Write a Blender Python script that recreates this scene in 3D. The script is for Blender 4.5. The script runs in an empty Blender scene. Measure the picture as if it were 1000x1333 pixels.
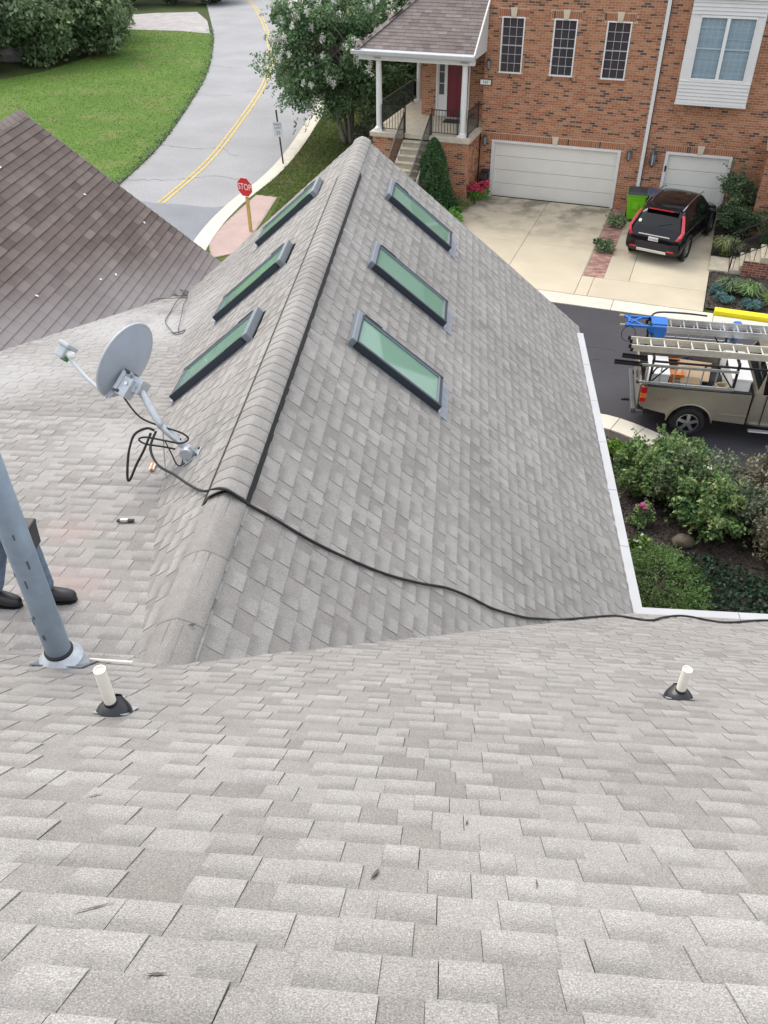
import bpy, math, random
import numpy as np
from mathutils import Matrix, Vector, noise as mnoise

SC = bpy.context.scene
COL = SC.collection
R = math.radians
random.seed(7)

# ------------------------------------------------------------------ camera
YAW, PITCH, ROLL, FPIX = R(-5.506), R(38.921), R(0.882), 1082.53
cam_data = bpy.data.cameras.new('camera')
cam = bpy.data.objects.new('camera', cam_data)
COL.objects.link(cam)
fwd = Vector((math.sin(YAW)*math.cos(PITCH), math.cos(YAW)*math.cos(PITCH), -math.sin(PITCH)))
rgt = Vector((math.cos(YAW), -math.sin(YAW), 0))
dwn = fwd.cross(rgt)
r2 = rgt*math.cos(ROLL) + dwn*math.sin(ROLL)
d2 = dwn*math.cos(ROLL) - rgt*math.sin(ROLL)
CAM = Vector((0, 0, 11.1))
cam.matrix_world = Matrix(((r2.x, -d2.x, -fwd.x, CAM.x), (r2.y, -d2.y, -fwd.y, CAM.y),
                           (r2.z, -d2.z, -fwd.z, CAM.z), (0, 0, 0, 1)))
cam_data.sensor_fit = 'VERTICAL'
cam_data.sensor_height = 36.0
cam_data.lens = FPIX/1333.0*36.0
cam_data.clip_start = 0.05
cam_data.clip_end = 1500
SC.camera = cam

# ------------------------------------------------------------------ light
SUN_EL, SUN_AZ = R(52), R(-42)          # azimuth measured from +Y towards +X
world = bpy.data.worlds.new('World')
SC.world = world
world.use_nodes = True
wn = world.node_tree.nodes
wl = world.node_tree.links
sky = wn.new('ShaderNodeTexSky')
sky.sky_type = 'NISHITA'
sky.sun_disc = False
sky.sun_elevation = SUN_EL
sky.sun_rotation = SUN_AZ
sky.air_density = 1.0
sky.dust_density = 4.0
sky.ozone_density = 1.0
sky.altitude = 50
bg = wn.get('Background') or wn.new('ShaderNodeBackground')
out = wn.get('World Output') or wn.new('ShaderNodeOutputWorld')
bg.inputs['Strength'].default_value = 0.15
veil = wn.new('ShaderNodeMix')            # thin bright overcast over the blue
veil.data_type = 'RGBA'
veil.inputs[0].default_value = .55
veil.inputs[7].default_value = (7.25, 7.2, 7.1, 1)
wl.new(sky.outputs['Color'], veil.inputs[6])
wl.new(veil.outputs[2], bg.inputs['Color'])
wl.new(bg.outputs['Background'], out.inputs['Surface'])
sun_data = bpy.data.lights.new('sun', 'SUN')
sun = bpy.data.objects.new('sun', sun_data)
COL.objects.link(sun)
sun_data.energy = 1.05
sun_data.angle = R(38)
sun_data.color = (1.0, 0.95, 0.88)
sdir = Vector((math.sin(SUN_AZ)*math.cos(SUN_EL), math.cos(SUN_AZ)*math.cos(SUN_EL), math.sin(SUN_EL)))
sun.rotation_euler = sdir.to_track_quat('Z', 'Y').to_euler()
sun.location = (0, 0, 60)
SC.view_settings.view_transform = 'Standard'
SC.view_settings.look = 'None'
SC.view_settings.exposure = 0.83
SC.view_settings.gamma = 1.0
SC.view_settings.use_curve_mapping = False

# ------------------------------------------------------------------ helpers
MAT = {}
def new_mat(name):
    m = bpy.data.materials.new(name)
    m.use_nodes = True
    nt = m.node_tree
    nt.nodes.clear()
    o = nt.nodes.new('ShaderNodeOutputMaterial')
    MAT[name] = m
    return m, nt, o

def N(nt, typ, **kw):
    n = nt.nodes.new(typ)
    for k, v in kw.items():
        if hasattr(n, k):
            setattr(n, k, v)
        else:
            n.inputs[k].default_value = v
    return n

def mul(nt, a, fac_socket, lo, hi, amt=1.0):
    """colour socket a times a grey that runs lo..hi with fac_socket"""
    mr = N(nt, 'ShaderNodeMapRange')
    mr.inputs['To Min'].default_value = lo
    mr.inputs['To Max'].default_value = hi
    nt.links.new(fac_socket, mr.inputs['Value'])
    mx = N(nt, 'ShaderNodeVectorMath', operation='SCALE')
    nt.links.new(a, mx.inputs[0])
    nt.links.new(mr.outputs[0], mx.inputs['Scale'])
    return mx.outputs[0]

def noise_node(nt, co, scale, detail=3, rough=.55):
    n = N(nt, 'ShaderNodeTexNoise')
    n.inputs['Scale'].default_value = scale
    n.inputs['Detail'].default_value = detail
    n.inputs['Roughness'].default_value = rough
    nt.links.new(co, n.inputs['Vector'])
    return n

def ramp(nt, fac, stops, interp='LINEAR'):
    r = N(nt, 'ShaderNodeValToRGB')
    r.color_ramp.interpolation = interp
    els = r.color_ramp.elements
    while len(els) < len(stops):
        els.new(0.5)
    for e, (p, c) in zip(els, stops):
        e.position = p
        e.color = (*c, 1)
    nt.links.new(fac, r.inputs['Fac'])
    return r.outputs['Color']

def mixc(nt, fac, a, b):
    m = N(nt, 'ShaderNodeMix', data_type='RGBA')
    if isinstance(fac, float):
        m.inputs[0].default_value = fac
    else:
        nt.links.new(fac, m.inputs[0])
    for s, i in ((a, 6), (b, 7)):
        if isinstance(s, tuple):
            m.inputs[i].default_value = (*s, 1)
        else:
            nt.links.new(s, m.inputs[i])
    return m.outputs[2]

def mapr(nt, v, a, b, c=0., d=1.):
    m = N(nt, 'ShaderNodeMapRange')
    for k, x in zip(('From Min', 'From Max', 'To Min', 'To Max'), (a, b, c, d)):
        m.inputs[k].default_value = x
    nt.links.new(v, m.inputs['Value'])
    return m.outputs[0]

def M(name, col, rough=.55, metal=0., noise=.12, nscale=6., tone=0., ramp_stops=None, bump=0., bscale=60., spec=.5, coat=0., fine=0., fscale=200., trans=0.):
    """procedural material: base colour, soft mottling, optional per-piece tone and bump"""
    m, nt, o = new_mat(name)
    tc = N(nt, 'ShaderNodeTexCoord')
    co = tc.outputs['Object']
    if ramp_stops:
        at = N(nt, 'ShaderNodeAttribute', attribute_name='tone')
        c = ramp(nt, at.outputs['Fac'], ramp_stops)
    else:
        rgb = N(nt, 'ShaderNodeRGB')
        rgb.outputs[0].default_value = (*col, 1)
        c = rgb.outputs[0]
        if tone:
            at = N(nt, 'ShaderNodeAttribute', attribute_name='tone')
            c = mul(nt, c, at.outputs['Fac'], 1-tone, 1+tone)
    if noise:
        n = noise_node(nt, co, nscale, 4)
        c = mul(nt, c, mapr(nt, n.outputs['Fac'], .25, .75), 1-noise, 1+noise)
    if fine:
        n = noise_node(nt, co, fscale, 2)
        c = mul(nt, c, mapr(nt, n.outputs['Fac'], .25, .75), 1-fine, 1+fine)
    b = N(nt, 'ShaderNodeBsdfPrincipled')
    nt.links.new(c, b.inputs['Base Color'])
    b.inputs['Roughness'].default_value = rough
    b.inputs['Metallic'].default_value = metal
    b.inputs['Specular IOR Level'].default_value = spec
    b.inputs['Coat Weight'].default_value = coat
    b.inputs['Coat Roughness'].default_value = .05
    if bump:
        n = noise_node(nt, co, bscale, 4)
        bp = N(nt, 'ShaderNodeBump')
        bp.inputs['Strength'].default_value = bump
        bp.inputs['Distance'].default_value = .02
        nt.links.new(n.outputs['Fac'], bp.inputs['Height'])
        nt.links.new(bp.outputs[0], b.inputs['Normal'])
    if trans:
        t = N(nt, 'ShaderNodeBsdfTranslucent')
        nt.links.new(c, t.inputs['Color'])
        ad = N(nt, 'ShaderNodeMixShader')
        ad.inputs[0].default_value = trans
        nt.links.new(b.outputs[0], ad.inputs[1])
        nt.links.new(t.outputs[0], ad.inputs[2])
        nt.links.new(ad.outputs[0], o.inputs['Surface'])
    else:
        nt.links.new(b.outputs[0], o.inputs['Surface'])
    return m

RM = {}          # world matrix of the frame each object is authored in
def tag(o, label=None, cat=None, group=None, kind=None):
    if label: o['label'] = label
    if cat: o['category'] = cat
    if group: o['group'] = group
    if kind: o['kind'] = kind
    return o

def empty(name, loc=(0, 0, 0), rz=0., label=None, cat=None, group=None, kind=None):
    o = bpy.data.objects.new(name, None)
    COL.objects.link(o)
    o.empty_display_size = .2
    o.location = loc
    o.rotation_euler = (0, 0, rz)
    RM[o.name] = Matrix.Translation(loc) @ Matrix.Rotation(rz, 4, 'Z')
    return tag(o, label, cat, group, kind)

class B:
    """collects faces, then links them as ONE mesh object"""
    def __init__(s):
        s.v, s.f, s.m, s.t, s.e = [], [], [], [], []
    def add(s, vs, fs, m=0, t=.5, e=None):
        k = len(s.v)
        s.v.extend([tuple(x) for x in vs])
        for i, f in enumerate(fs):
            s.f.append(tuple(k+j for j in f))
            s.m.append(m if isinstance(m, int) else m[i])
            s.t.append(t)
        s.e.extend(e if e else [0.]*len(vs))
        return s
    def boxa(s, c, ax, ay, az, m=0, t=.5):
        c, ax, ay, az = Vector(c), Vector(ax), Vector(ay), Vector(az)
        vs = [c+ax*i+ay*j+az*k for k in (-1, 1) for j in (-1, 1) for i in (-1, 1)]
        return s.add(vs, [(0, 2, 3, 1), (4, 5, 7, 6), (0, 1, 5, 4), (2, 6, 7, 3), (0, 4, 6, 2), (1, 3, 7, 5)], m, t)
    def box(s, c, size, rz=0., m=0, t=.5):
        cs, sn = math.cos(rz), math.sin(rz)
        return s.boxa(c, Vector((cs, sn, 0))*size[0]/2, Vector((-sn, cs, 0))*size[1]/2, (0, 0, size[2]/2), m, t)
    def bb(s, x0, x1, y0, y1, z0, z1, m=0, t=.5):
        return s.box(((x0+x1)/2, (y0+y1)/2, (z0+z1)/2), (x1-x0, y1-y0, z1-z0), 0., m, t)
    def bar(s, p0, p1, w, h=None, up=(0, 0, 1), m=0, t=.5):
        p0, p1, up = Vector(p0), Vector(p1), Vector(up)
        d = p1-p0
        x = d.normalized()
        y = up.cross(x)
        if y.length < 1e-4: y = Vector((0, 1, 0)).cross(x)
        y.normalize()
        z = x.cross(y)
        return s.boxa((p0+p1)/2, d/2, y*w/2, z*(h or w)/2, m, t)
    def tube(s, pts, r, n=8, m=0, t=.5, cap=True):
        pts = [Vector(p) for p in pts]
        rs = r if isinstance(r, (list, tuple)) else [r]*len(pts)
        k = len(s.v)
        vs, fs = [], []
        ref = Vector((0.13, .21, .97))
        for i, p in enumerate(pts):
            d = (pts[min(i+1, len(pts)-1)]-pts[max(i-1, 0)])
            d = d.normalized() if d.length > 1e-9 else Vector((0, 0, 1))
            a = d.cross(ref)
            if a.length < .05: a = d.cross(Vector((1, 0, 0)))
            a.normalize()
            b = d.cross(a)
            for j in range(n):
                th = 2*math.pi*j/n
                vs.append(p+(a*math.cos(th)+b*math.sin(th))*rs[i])
        for i in range(len(pts)-1):
            for j in range(n):
                fs.append((i*n+j, i*n+(j+1) % n, (i+1)*n+(j+1) % n, (i+1)*n+j))
        if cap:
            fs.append(tuple(range(n-1, -1, -1)))
            fs.append(tuple((len(pts)-1)*n+j for j in range(n)))
        return s.add(vs, fs, m, t)
    def lathe(s, prof, c=(0, 0, 0), ax=(0, 0, 1), n=20, m=0, t=.5):
        c, ax = Vector(c), Vector(ax).normalized()
        a = ax.orthogonal().normalized()
        b = ax.cross(a)
        vs, fs = [], []
        for r, z in prof:
            for j in range(n):
                th = 2*math.pi*j/n
                vs.append(c+ax*z+(a*math.cos(th)+b*math.sin(th))*max(r, 1e-4))
        for i in range(len(prof)-1):
            for j in range(n):
                fs.append((i*n+j, i*n+(j+1) % n, (i+1)*n+(j+1) % n, (i+1)*n+j))
        return s.add(vs, fs, m, t)
    def prism(s, poly, o, x, y, z, m=0, t=.5):
        """polygon (u,v) in plane o,x,y extruded by vector z"""
        o, x, y, z = Vector(o), Vector(x), Vector(y), Vector(z)
        n = len(poly)
        vs = [o+x*u+y*v for u, v in poly]+[o+x*u+y*v+z for u, v in poly]
        fs = [tuple(range(n-1, -1, -1)), tuple(range(n, 2*n))]
        fs += [(i, (i+1) % n, n+(i+1) % n, n+i) for i in range(n)]
        return s.add(vs, fs, m, t)
    def xform(s, Mx):
        s.v = [tuple(Mx @ Vector(v)) for v in s.v]
        return s
    def build(s, name, mats, parent=None, smooth=False, world=False, kind=None, bevel=0., subsurf=0, fixn=True, vpos=False):
        me = bpy.data.meshes.new(name)
        vs = s.v
        if parent is not None and world:
            inv = RM[parent.name].inverted()
            vs = [tuple(inv @ Vector(v)) for v in vs]
        me.from_pydata(vs, [], s.f)
        for mm in (mats if isinstance(mats, (list, tuple)) else [mats]):
            me.materials.append(mm)
        me.polygons.foreach_set('material_index', s.m)
        at = me.attributes.new('tone', 'FLOAT', 'FACE')
        at.data.foreach_set('value', s.t)
        if vpos:
            a2 = me.attributes.new('vpos', 'FLOAT', 'POINT')
            a2.data.foreach_set('value', s.e)
        if smooth:
            me.polygons.foreach_set('use_smooth', [True]*len(s.f))
        me.update()
        if fixn:
            import bmesh
            bm = bmesh.new()
            bm.from_mesh(me)
            bmesh.ops.recalc_face_normals(bm, faces=bm.faces)
            bm.to_mesh(me)
            bm.free()
        return link(name, me, parent, kind, bevel, subsurf)

def link(name, me, parent=None, kind=None, bevel=0., subsurf=0):
    o = bpy.data.objects.new(name, me)
    COL.objects.link(o)
    if parent is not None:
        o.parent = parent
        RM[o.name] = RM[parent.name]
    else:
        RM[o.name] = Matrix.Identity(4)
    if kind: o['kind'] = kind
    if bevel:
        md = o.modifiers.new('bevel', 'BEVEL')
        md.width = bevel
        md.segments = 2
        md.limit_method = 'ANGLE'
        md.angle_limit = R(40)
    if subsurf:
        md = o.modifiers.new('smooth', 'SUBSURF')
        md.levels = md.render_levels = subsurf
    return o

def copy_tree(o, parent=None, loc=None, rz=None):
    c = o.copy()
    COL.objects.link(c)
    if parent is not None: c.parent = parent
    if loc is not None: c.location = loc
    if rz is not None: c.rotation_euler = (0, 0, rz)
    for ch in list(o.children): copy_tree(ch, c)
    return c

def np_mesh(name, verts, nper, tones, mat, parent=None, kind=None, world=True, smooth=False):
    """verts (F, nper, 3) -> one mesh of loose n-gons, tone per face"""
    F = verts.shape[0]
    vs = verts.reshape(-1, 3).astype(np.float32)
    if parent is not None and world:
        inv = np.array(RM[parent.name].inverted())
        vs = vs @ inv[:3, :3].T + inv[:3, 3]
    me = bpy.data.meshes.new(name)
    me.vertices.add(F*nper)
    me.vertices.foreach_set('co', vs.astype(np.float32).ravel())
    me.loops.add(F*nper)
    me.loops.foreach_set('vertex_index', np.arange(F*nper, dtype=np.int32))
    me.polygons.add(F)
    me.polygons.foreach_set('loop_start', np.arange(0, F*nper, nper, dtype=np.int32))
    at = me.attributes.new('tone', 'FLOAT', 'FACE')
    at.data.foreach_set('value', np.clip(tones, 0, 1).astype(np.float32))
    me.materials.append(mat)
    me.update(calc_edges=True)
    if smooth: me.polygons.foreach_set('use_smooth', [True]*F)
    return link(name, me, parent, kind)

def text_mesh(name, txt, size, mat, parent, o, x, y, extrude=.004, align='CENTER', squash=1.):
    """flat lettering: origin o, reading direction x, up direction y (author-frame coordinates)"""
    cu = bpy.data.curves.new(name, 'FONT')
    cu.body = txt
    cu.size = size
    cu.extrude = extrude
    cu.align_x = align
    cu.align_y = 'CENTER'
    tmp = bpy.data.objects.new(name+'_tmp', cu)
    me = bpy.data.meshes.new_from_object(tmp)
    x, y = Vector(x).normalized(), Vector(y).normalized()
    z = x.cross(y)
    mw = Matrix(((x.x*squash, y.x, z.x, o[0]), (x.y*squash, y.y, z.y, o[1]), (x.z*squash, y.z, z.z, o[2]), (0, 0, 0, 1)))
    me.transform(mw)
    me.materials.append(mat)
    bpy.data.objects.remove(tmp)
    return link(name, me, parent)

def spline(pts, n=6):
    P = [Vector(p) for p in pts]
    if len(P) < 3: return P
    outp = []
    for i in range(len(P)-1):
        p0, p1, p2, p3 = P[max(i-1, 0)], P[i], P[i+1], P[min(i+2, len(P)-1)]
        for k in range(n):
            t = k/n
            outp.append(.5*((2*p1)+(p2-p0)*t+(2*p0-5*p1+4*p2-p3)*t*t+(3*p1-p0-3*p2+p3)*t**3))
    outp.append(P[-1])
    return outp

# ------------------------------------------------------------------ materials
def shingle_mat(name, lo, mid, hi, band, speck, moss=None):
    m, nt, o = new_mat(name)
    tc = N(nt, 'ShaderNodeTexCoord')
    co = tc.outputs['Object']
    at = N(nt, 'ShaderNodeAttribute', attribute_name='tone')
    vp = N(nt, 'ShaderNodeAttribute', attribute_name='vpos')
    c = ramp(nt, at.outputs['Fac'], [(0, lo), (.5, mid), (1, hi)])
    # maker's printed dark granule line along tab tops; also paints shade on cap butts
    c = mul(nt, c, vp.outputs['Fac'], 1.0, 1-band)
    big = noise_node(nt, co, .55, 5, .6)
    c = mul(nt, c, mapr(nt, big.outputs['Fac'], .3, .7), .90, 1.09)
    midn = noise_node(nt, co, 9., 4, .6)
    c = mul(nt, c, mapr(nt, midn.outputs['Fac'], .3, .7), .93, 1.07)
    gr = noise_node(nt, co, 215., 2, .7)
    c = mul(nt, c, mapr(nt, gr.outputs['Fac'], .3, .7), 1-speck, 1+speck)
    wh = N(nt, 'ShaderNodeTexVoronoi')
    wh.inputs['Scale'].default_value = 260.
    nt.links.new(co, wh.inputs['Vector'])
    c = mul(nt, c, mapr(nt, wh.outputs['Distance'], .08, .55), 1+speck*1.1, 1-speck*.30)
    if name == 'grey_shingle':
        # reddish granule loss beside the wing valley and a sooty streak up the low slope
        for ctr, rad, colr, amt in (((-1.00, -.12, 7.12), .40, (.34, .245, .23), .48), ((-1.30, .70, 7.0), .30, (.36, .25, .23), .35), ((-3.2, 7.3, 5.35), 1.9, (.47, .47, .48), .60), ((-3.9, 4.6, 5.9), 1.5, (.45, .45, .46), .45), ((-1.7, 2.6, 6.4), .7, (.43, .43, .43), .40), ((-3.05, 8.3, 5.15), .35, (.17, .17, .18), .55), ((-3.3, 7.55, 5.3), .32, (.19, .19, .20), .45), ((-1.25, -.75, 7.35), .35, (.20, .19, .185), .5)):
            ds_ = N(nt, 'ShaderNodeVectorMath', operation='DISTANCE')
            nt.links.new(co, ds_.inputs[0])
            ds_.inputs[1].default_value = ctr
            ad = N(nt, 'ShaderNodeMath', operation='MULTIPLY_ADD')
            nt.links.new(midn.outputs['Fac'], ad.inputs[0])
            ad.inputs[1].default_value = .5
            nt.links.new(ds_.outputs['Value'], ad.inputs[2])
            c = mixc(nt, mapr(nt, ad.outputs[0], .25+rad*.2, .25+rad, amt, 0.), c, colr)
    if name == 'brown_shingle':
        # runoff has bleached the courses next to the valley
        sp = N(nt, 'ShaderNodeSeparateXYZ')
        nt.links.new(co, sp.inputs[0])
        m1 = N(nt, 'ShaderNodeMath', operation='MULTIPLY_ADD')
        nt.links.new(sp.outputs['X'], m1.inputs[0]); m1.inputs[1].default_value = -.8349; m1.inputs[2].default_value = 3.242
        m2 = N(nt, 'ShaderNodeMath', operation='MULTIPLY_ADD')
        nt.links.new(sp.outputs['Y'], m2.inputs[0]); m2.inputs[1].default_value = .24
        nt.links.new(m1.outputs[0], m2.inputs[2])
        m3 = N(nt, 'ShaderNodeMath', operation='MULTIPLY_ADD')
        nt.links.new(big.outputs['Fac'], m3.inputs[0]); m3.inputs[1].default_value = -.9
        nt.links.new(m2.outputs[0], m3.inputs[2])
        c = mixc(nt, mapr(nt, m3.outputs[0], -.45, .40, .85, 0.), c, (.30, .28, .285))
    if moss:
        mn = noise_node(nt, co, .8, 6, .7)
        c = mixc(nt, mapr(nt, mn.outputs['Fac'], .52, .72, 0., moss[1]), c, moss[0])
    b = N(nt, 'ShaderNodeBsdfPrincipled')
    b.inputs['Roughness'].default_value = .9
    b.inputs['Specular IOR Level'].default_value = .25
    nt.links.new(c, b.inputs['Base Color'])
    bp = N(nt, 'ShaderNodeBump')
    bp.inputs['Strength'].default_value = .55
    bp.inputs['Distance'].default_value = .004
    nt.links.new(gr.outputs['Fac'], bp.inputs['Height'])
    nt.links.new(bp.outputs[0], b.inputs['Normal'])
    nt.links.new(b.outputs[0], o.inputs['Surface'])
    return m

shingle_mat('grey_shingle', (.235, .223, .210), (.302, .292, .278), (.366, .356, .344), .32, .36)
shingle_mat('brown_shingle', (.095, .074, .067), (.142, .114, .104), (.198, .166, .154), .36, .28, ((.15, .145, .13), .35))
shingle_mat('porch_shingle', (.15, .125, .115), (.205, .175, .165), (.26, .23, .22), .30, .25)
M('underlay', (.10, .097, .095), .9)
M('black_vent', (.012, .012, .013), .6)
M('white_trim', (.70, .70, .695), .45, noise=.05, nscale=3)
M('white_gutter', (.43, .44, .455), .38, noise=.06, nscale=2.5)
M('slate_metal', (.045, .058, .075), .38, metal=.5, noise=.06)
M('slate_light', (.20, .235, .27), .4, metal=.3, noise=.08)
M('lead_flash', (.27, .29, .33), .5, metal=.3, noise=.15, nscale=12)
M('shaft_white', (.82, .84, .80), .8, noise=.04)
M('brick', (1, 1, 1), .85, ramp_stops=[(0, (.085, .052, .044)), (.16, (.14, .075, .055)), (.22, (.305, .118, .060)), (.6, (.375, .160, .084)), (1, (.46, .225, .128))], noise=.14, nscale=30, bump=.3, bscale=90)
M('brick_red', (1, 1, 1), .85, ramp_stops=[(0, (.10, .04, .035)), (.5, (.22, .07, .05)), (1, (.30, .11, .075))], noise=.14, nscale=30)
M('mortar', (.52, .40, .295), .9, noise=.10, nscale=20)
M('keystone', (.60, .52, .40), .8, noise=.08)
M('window_dark', (.05, .052, .06), .08, noise=0., spec=.6)
M('frame_white', (.76, .77, .76), .4, noise=.03)
M('muntin_grey', (.42, .43, .44), .5, noise=.03)
M('blind', (.60, .66, .70), .6, noise=.03, tone=.08)
M('siding', (.64, .64, .63), .5, noise=.04, nscale=2)
M('garage_white', (.72, .71, .66), .5, noise=.04, nscale=1.5)
M('door_red', (.16, .018, .035), .4, noise=.05)
M('black_iron', (.014, .014, .016), .45, noise=.1)
M('stone_cap', (.50, .45, .36), .85, noise=.15, nscale=5, bump=.15, bscale=40)
M('step_conc', (.44, .40, .31), .9, noise=.22, nscale=4)
M('asphalt_old', (.285, .29, .30), .9, noise=.13, nscale=.35, fine=.16, fscale=14)
M('asphalt_mid', (.20, .215, .235), .9, noise=.12, nscale=.6, fine=.12, fscale=18)
M('asphalt_new', (.040, .040, .047), .75, noise=.30, nscale=.45, fine=.18, fscale=25)
M('crack', (.10, .105, .11), .9)
M('line_yellow', (.50, .39, .13), .85, noise=.30, nscale=4)
M('kerb_conc', (.58, .55, .47), .9, noise=.12, nscale=1.6, tone=.06, fine=.06, fscale=30)
M('kerb_yellow', (.80, .66, .015), .7, noise=.08, nscale=3)
M('paver', (1, 1, 1), .9, ramp_stops=[(0, (.22, .12, .10)), (.5, (.33, .19, .16)), (1, (.43, .27, .23))], noise=.15, nscale=10)
M('paver_pink', (1, 1, 1), .9, ramp_stops=[(0, (.375, .285, .255)), (.5, (.41, .31, .28)), (1, (.445, .345, .31))], noise=.12, nscale=1.2)
M('joint_sand', (.36, .29, .25), .95)
M('joint_pale', (.34, .26, .23), .95)
M('seal_dark', (.055, .055, .06), .8)
M('soil', (.055, .045, .038), .95, noise=.35, nscale=18, bump=.6, bscale=40)
M('mulch', (1, 1, 1), .95, ramp_stops=[(0, (.018, .014, .013)), (.6, (.055, .043, .040)), (1, (.13, .105, .095))], noise=.1)
M('gravel', (.36, .345, .34), .95, noise=.22, nscale=1.2, fine=.3, fscale=20)
M('rock', (.13, .11, .085), .9, noise=.25, nscale=9, bump=.5, bscale=14)
M('black_rubber', (.010, .010, .011), .55, noise=.1)
M('pvc', (.84, .81, .72), .4, noise=.06, nscale=20)
M('boot_black', (.020, .021, .026), .28, noise=.2, nscale=25)
M('flue_grey', (.22, .275, .335), .45, metal=.25, noise=.16, nscale=9)
M('flue_scratch', (.07, .09, .115), .7)
M('galv', (.52, .56, .60), .42, metal=.55, noise=.16, nscale=25)
M('dish_grey', (.36, .41, .475), .42, noise=.07, nscale=6)
M('dish_rim', (.47, .51, .55), .4, noise=.05)
M('dish_dark', (.05, .058, .07), .45)
M('lnb_grey', (.42, .47, .50), .45, noise=.05)
M('lnb_cap', (.86, .86, .80), .4)
M('pcb_green', (.06, .20, .08), .5)
M('jeans', (.13, .18, .25), .9, noise=.35, nscale=14, bump=.4, bscale=60)
M('shirt_white', (.82, .83, .85), .85, noise=.06, bump=.25, bscale=20)
M('skin', (.40, .24, .17), .55, noise=.08, nscale=20)
M('hair_dark', (.02, .016, .013), .7)
M('leather_black', (.018, .018, .022), .4, noise=.2, nscale=30)
M('car_black', (.004, .005, .009), .12, noise=0, spec=.42)
M('car_glass', (.004, .005, .006), .04, noise=0, spec=.5)
M('car_plastic', (.018, .018, .02), .6)
M('chrome', (.62, .64, .66), .18, metal=1., noise=.05)
M('lamp_red', (.55, .018, .03), .15, noise=.05, coat=.6)
M('lamp_amber', (.72, .22, .03), .2, noise=.05, coat=.5)
M('lamp_clear', (.70, .68, .66), .15, noise=.05)
M('tyre', (.016, .016, .017), .8, noise=.15, nscale=30)
M('rim_alloy', (.42, .43, .44), .3, metal=.8, noise=.1)
M('plate_white', (.75, .75, .72), .5)
M('ink_dark', (.05, .05, .09), .6)
M('truck_tan', (.34, .31, .25), .34, metal=.45, noise=.05, coat=.25)
M('truck_dark', (.018, .018, .02), .6)
M('truck_step', (.075, .08, .09), .5)
M('aluminium', (.62, .645, .66), .36, metal=.75, noise=.10, nscale=10)
M('ladder_cream', (.56, .53, .44), .55, noise=.12, nscale=8)
M('ladder_blue', (.015, .14, .50), .45, noise=.12)
M('box_white', (.78, .79, .78), .5, noise=.05)
M('cardboard', (.42, .31, .20), .85, noise=.1)
M('bucket_orange', (.55, .17, .035), .5, noise=.15)
M('tarp_blue', (.03, .20, .46), .6, noise=.25, nscale=10, bump=.6, bscale=12)
M('bag_dark', (.03, .03, .035), .85, noise=.3, nscale=10, bump=.5, bscale=14)
M('rope_tan', (.42, .35, .22), .9, noise=.2)
M('decal_red', (.42, .16, .13), .5)
M('bin_lime', (.17, .56, .012), .42, noise=.05)
M('bin_dark', (.035, .040, .045), .5)
M('bin_blue', (.06, .09, .16), .5)
M('stop_red', (.60, .022, .030), .4, noise=.06)
M('sign_white', (.82, .82, .82), .5, noise=.04)
M('sign_grey', (.60, .62, .66), .45, noise=.05)
M('post_yellow', (.56, .38, .12), .7, noise=.15, nscale=8)
M('post_dark', (.028, .03, .034), .5)
M('lantern', (.05, .055, .06), .3)
M('lantern_glass', (.35, .38, .42), .15)
M('bark', (.16, .125, .09), .9, noise=.3, nscale=14, bump=.6, bscale=30)
M('bark_grey', (.22, .20, .17), .9, noise=.3, nscale=10, bump=.6, bscale=25)
def leafmat(name, lo, mid, hi, tr=.22, rough=.55):
    M(name, (1, 1, 1), rough, ramp_stops=[(0, lo), (.5, mid), (1, hi)], noise=.18, nscale=1.5, trans=tr, spec=.35)
leafmat('leaf_crape', (.055, .12, .052), (.135, .23, .105), (.27, .37, .20))
leafmat('leaf_dark', (.028, .055, .028), (.065, .11, .05), (.14, .20, .10))
leafmat('leaf_mid', (.06, .105, .052), (.135, .20, .10), (.25, .33, .17))
leafmat('leaf_grey', (.085, .12, .07), (.165, .205, .13), (.30, .34, .24))
leafmat('leaf_pale', (.08, .12, .055), (.15, .20, .10), (.24, .30, .17))
leafmat('leaf_rose', (.062, .135, .045), (.145, .255, .090), (.34, .42, .18))
leafmat('leaf_lime', (.07, .15, .015), (.13, .25, .03), (.22, .36, .06))
leafmat('leaf_bronze', (.08, .07, .045), (.165, .155, .10), (.31, .29, .19))
leafmat('leaf_juniper', (.05, .12, .03), (.12, .22, .06), (.22, .34, .12))
leafmat('leaf_ivy', (.008, .026, .012), (.02, .052, .025), (.045, .10, .05))
leafmat('leaf_conifer', (.022, .068, .025), (.050, .13, .042), (.10, .20, .075))
leafmat('leaf_hedge', (.055, .16, .02), (.11, .27, .04), (.19, .38, .07))
leafmat('leaf_blue', (.05, .13, .13), (.10, .21, .21), (.17, .31, .30))
leafmat('leaf_streak', (.07, .11, .03), (.20, .25, .10), (.42, .46, .25))
leafmat('grass_blade', (.075, .135, .026), (.115, .19, .040), (.17, .25, .070), .3)
leafmat('grass_dry', (.09, .10, .035), (.155, .155, .065), (.23, .22, .11), .25)
leafmat('petal_white', (.55, .56, .50), (.72, .73, .68), (.85, .86, .82), .3)
leafmat('petal_pink', (.42, .08, .22), (.60, .15, .36), (.75, .30, .50), .3)
leafmat('petal_red', (.38, .02, .06), (.60, .05, .12), (.75, .14, .22), .25)

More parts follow.
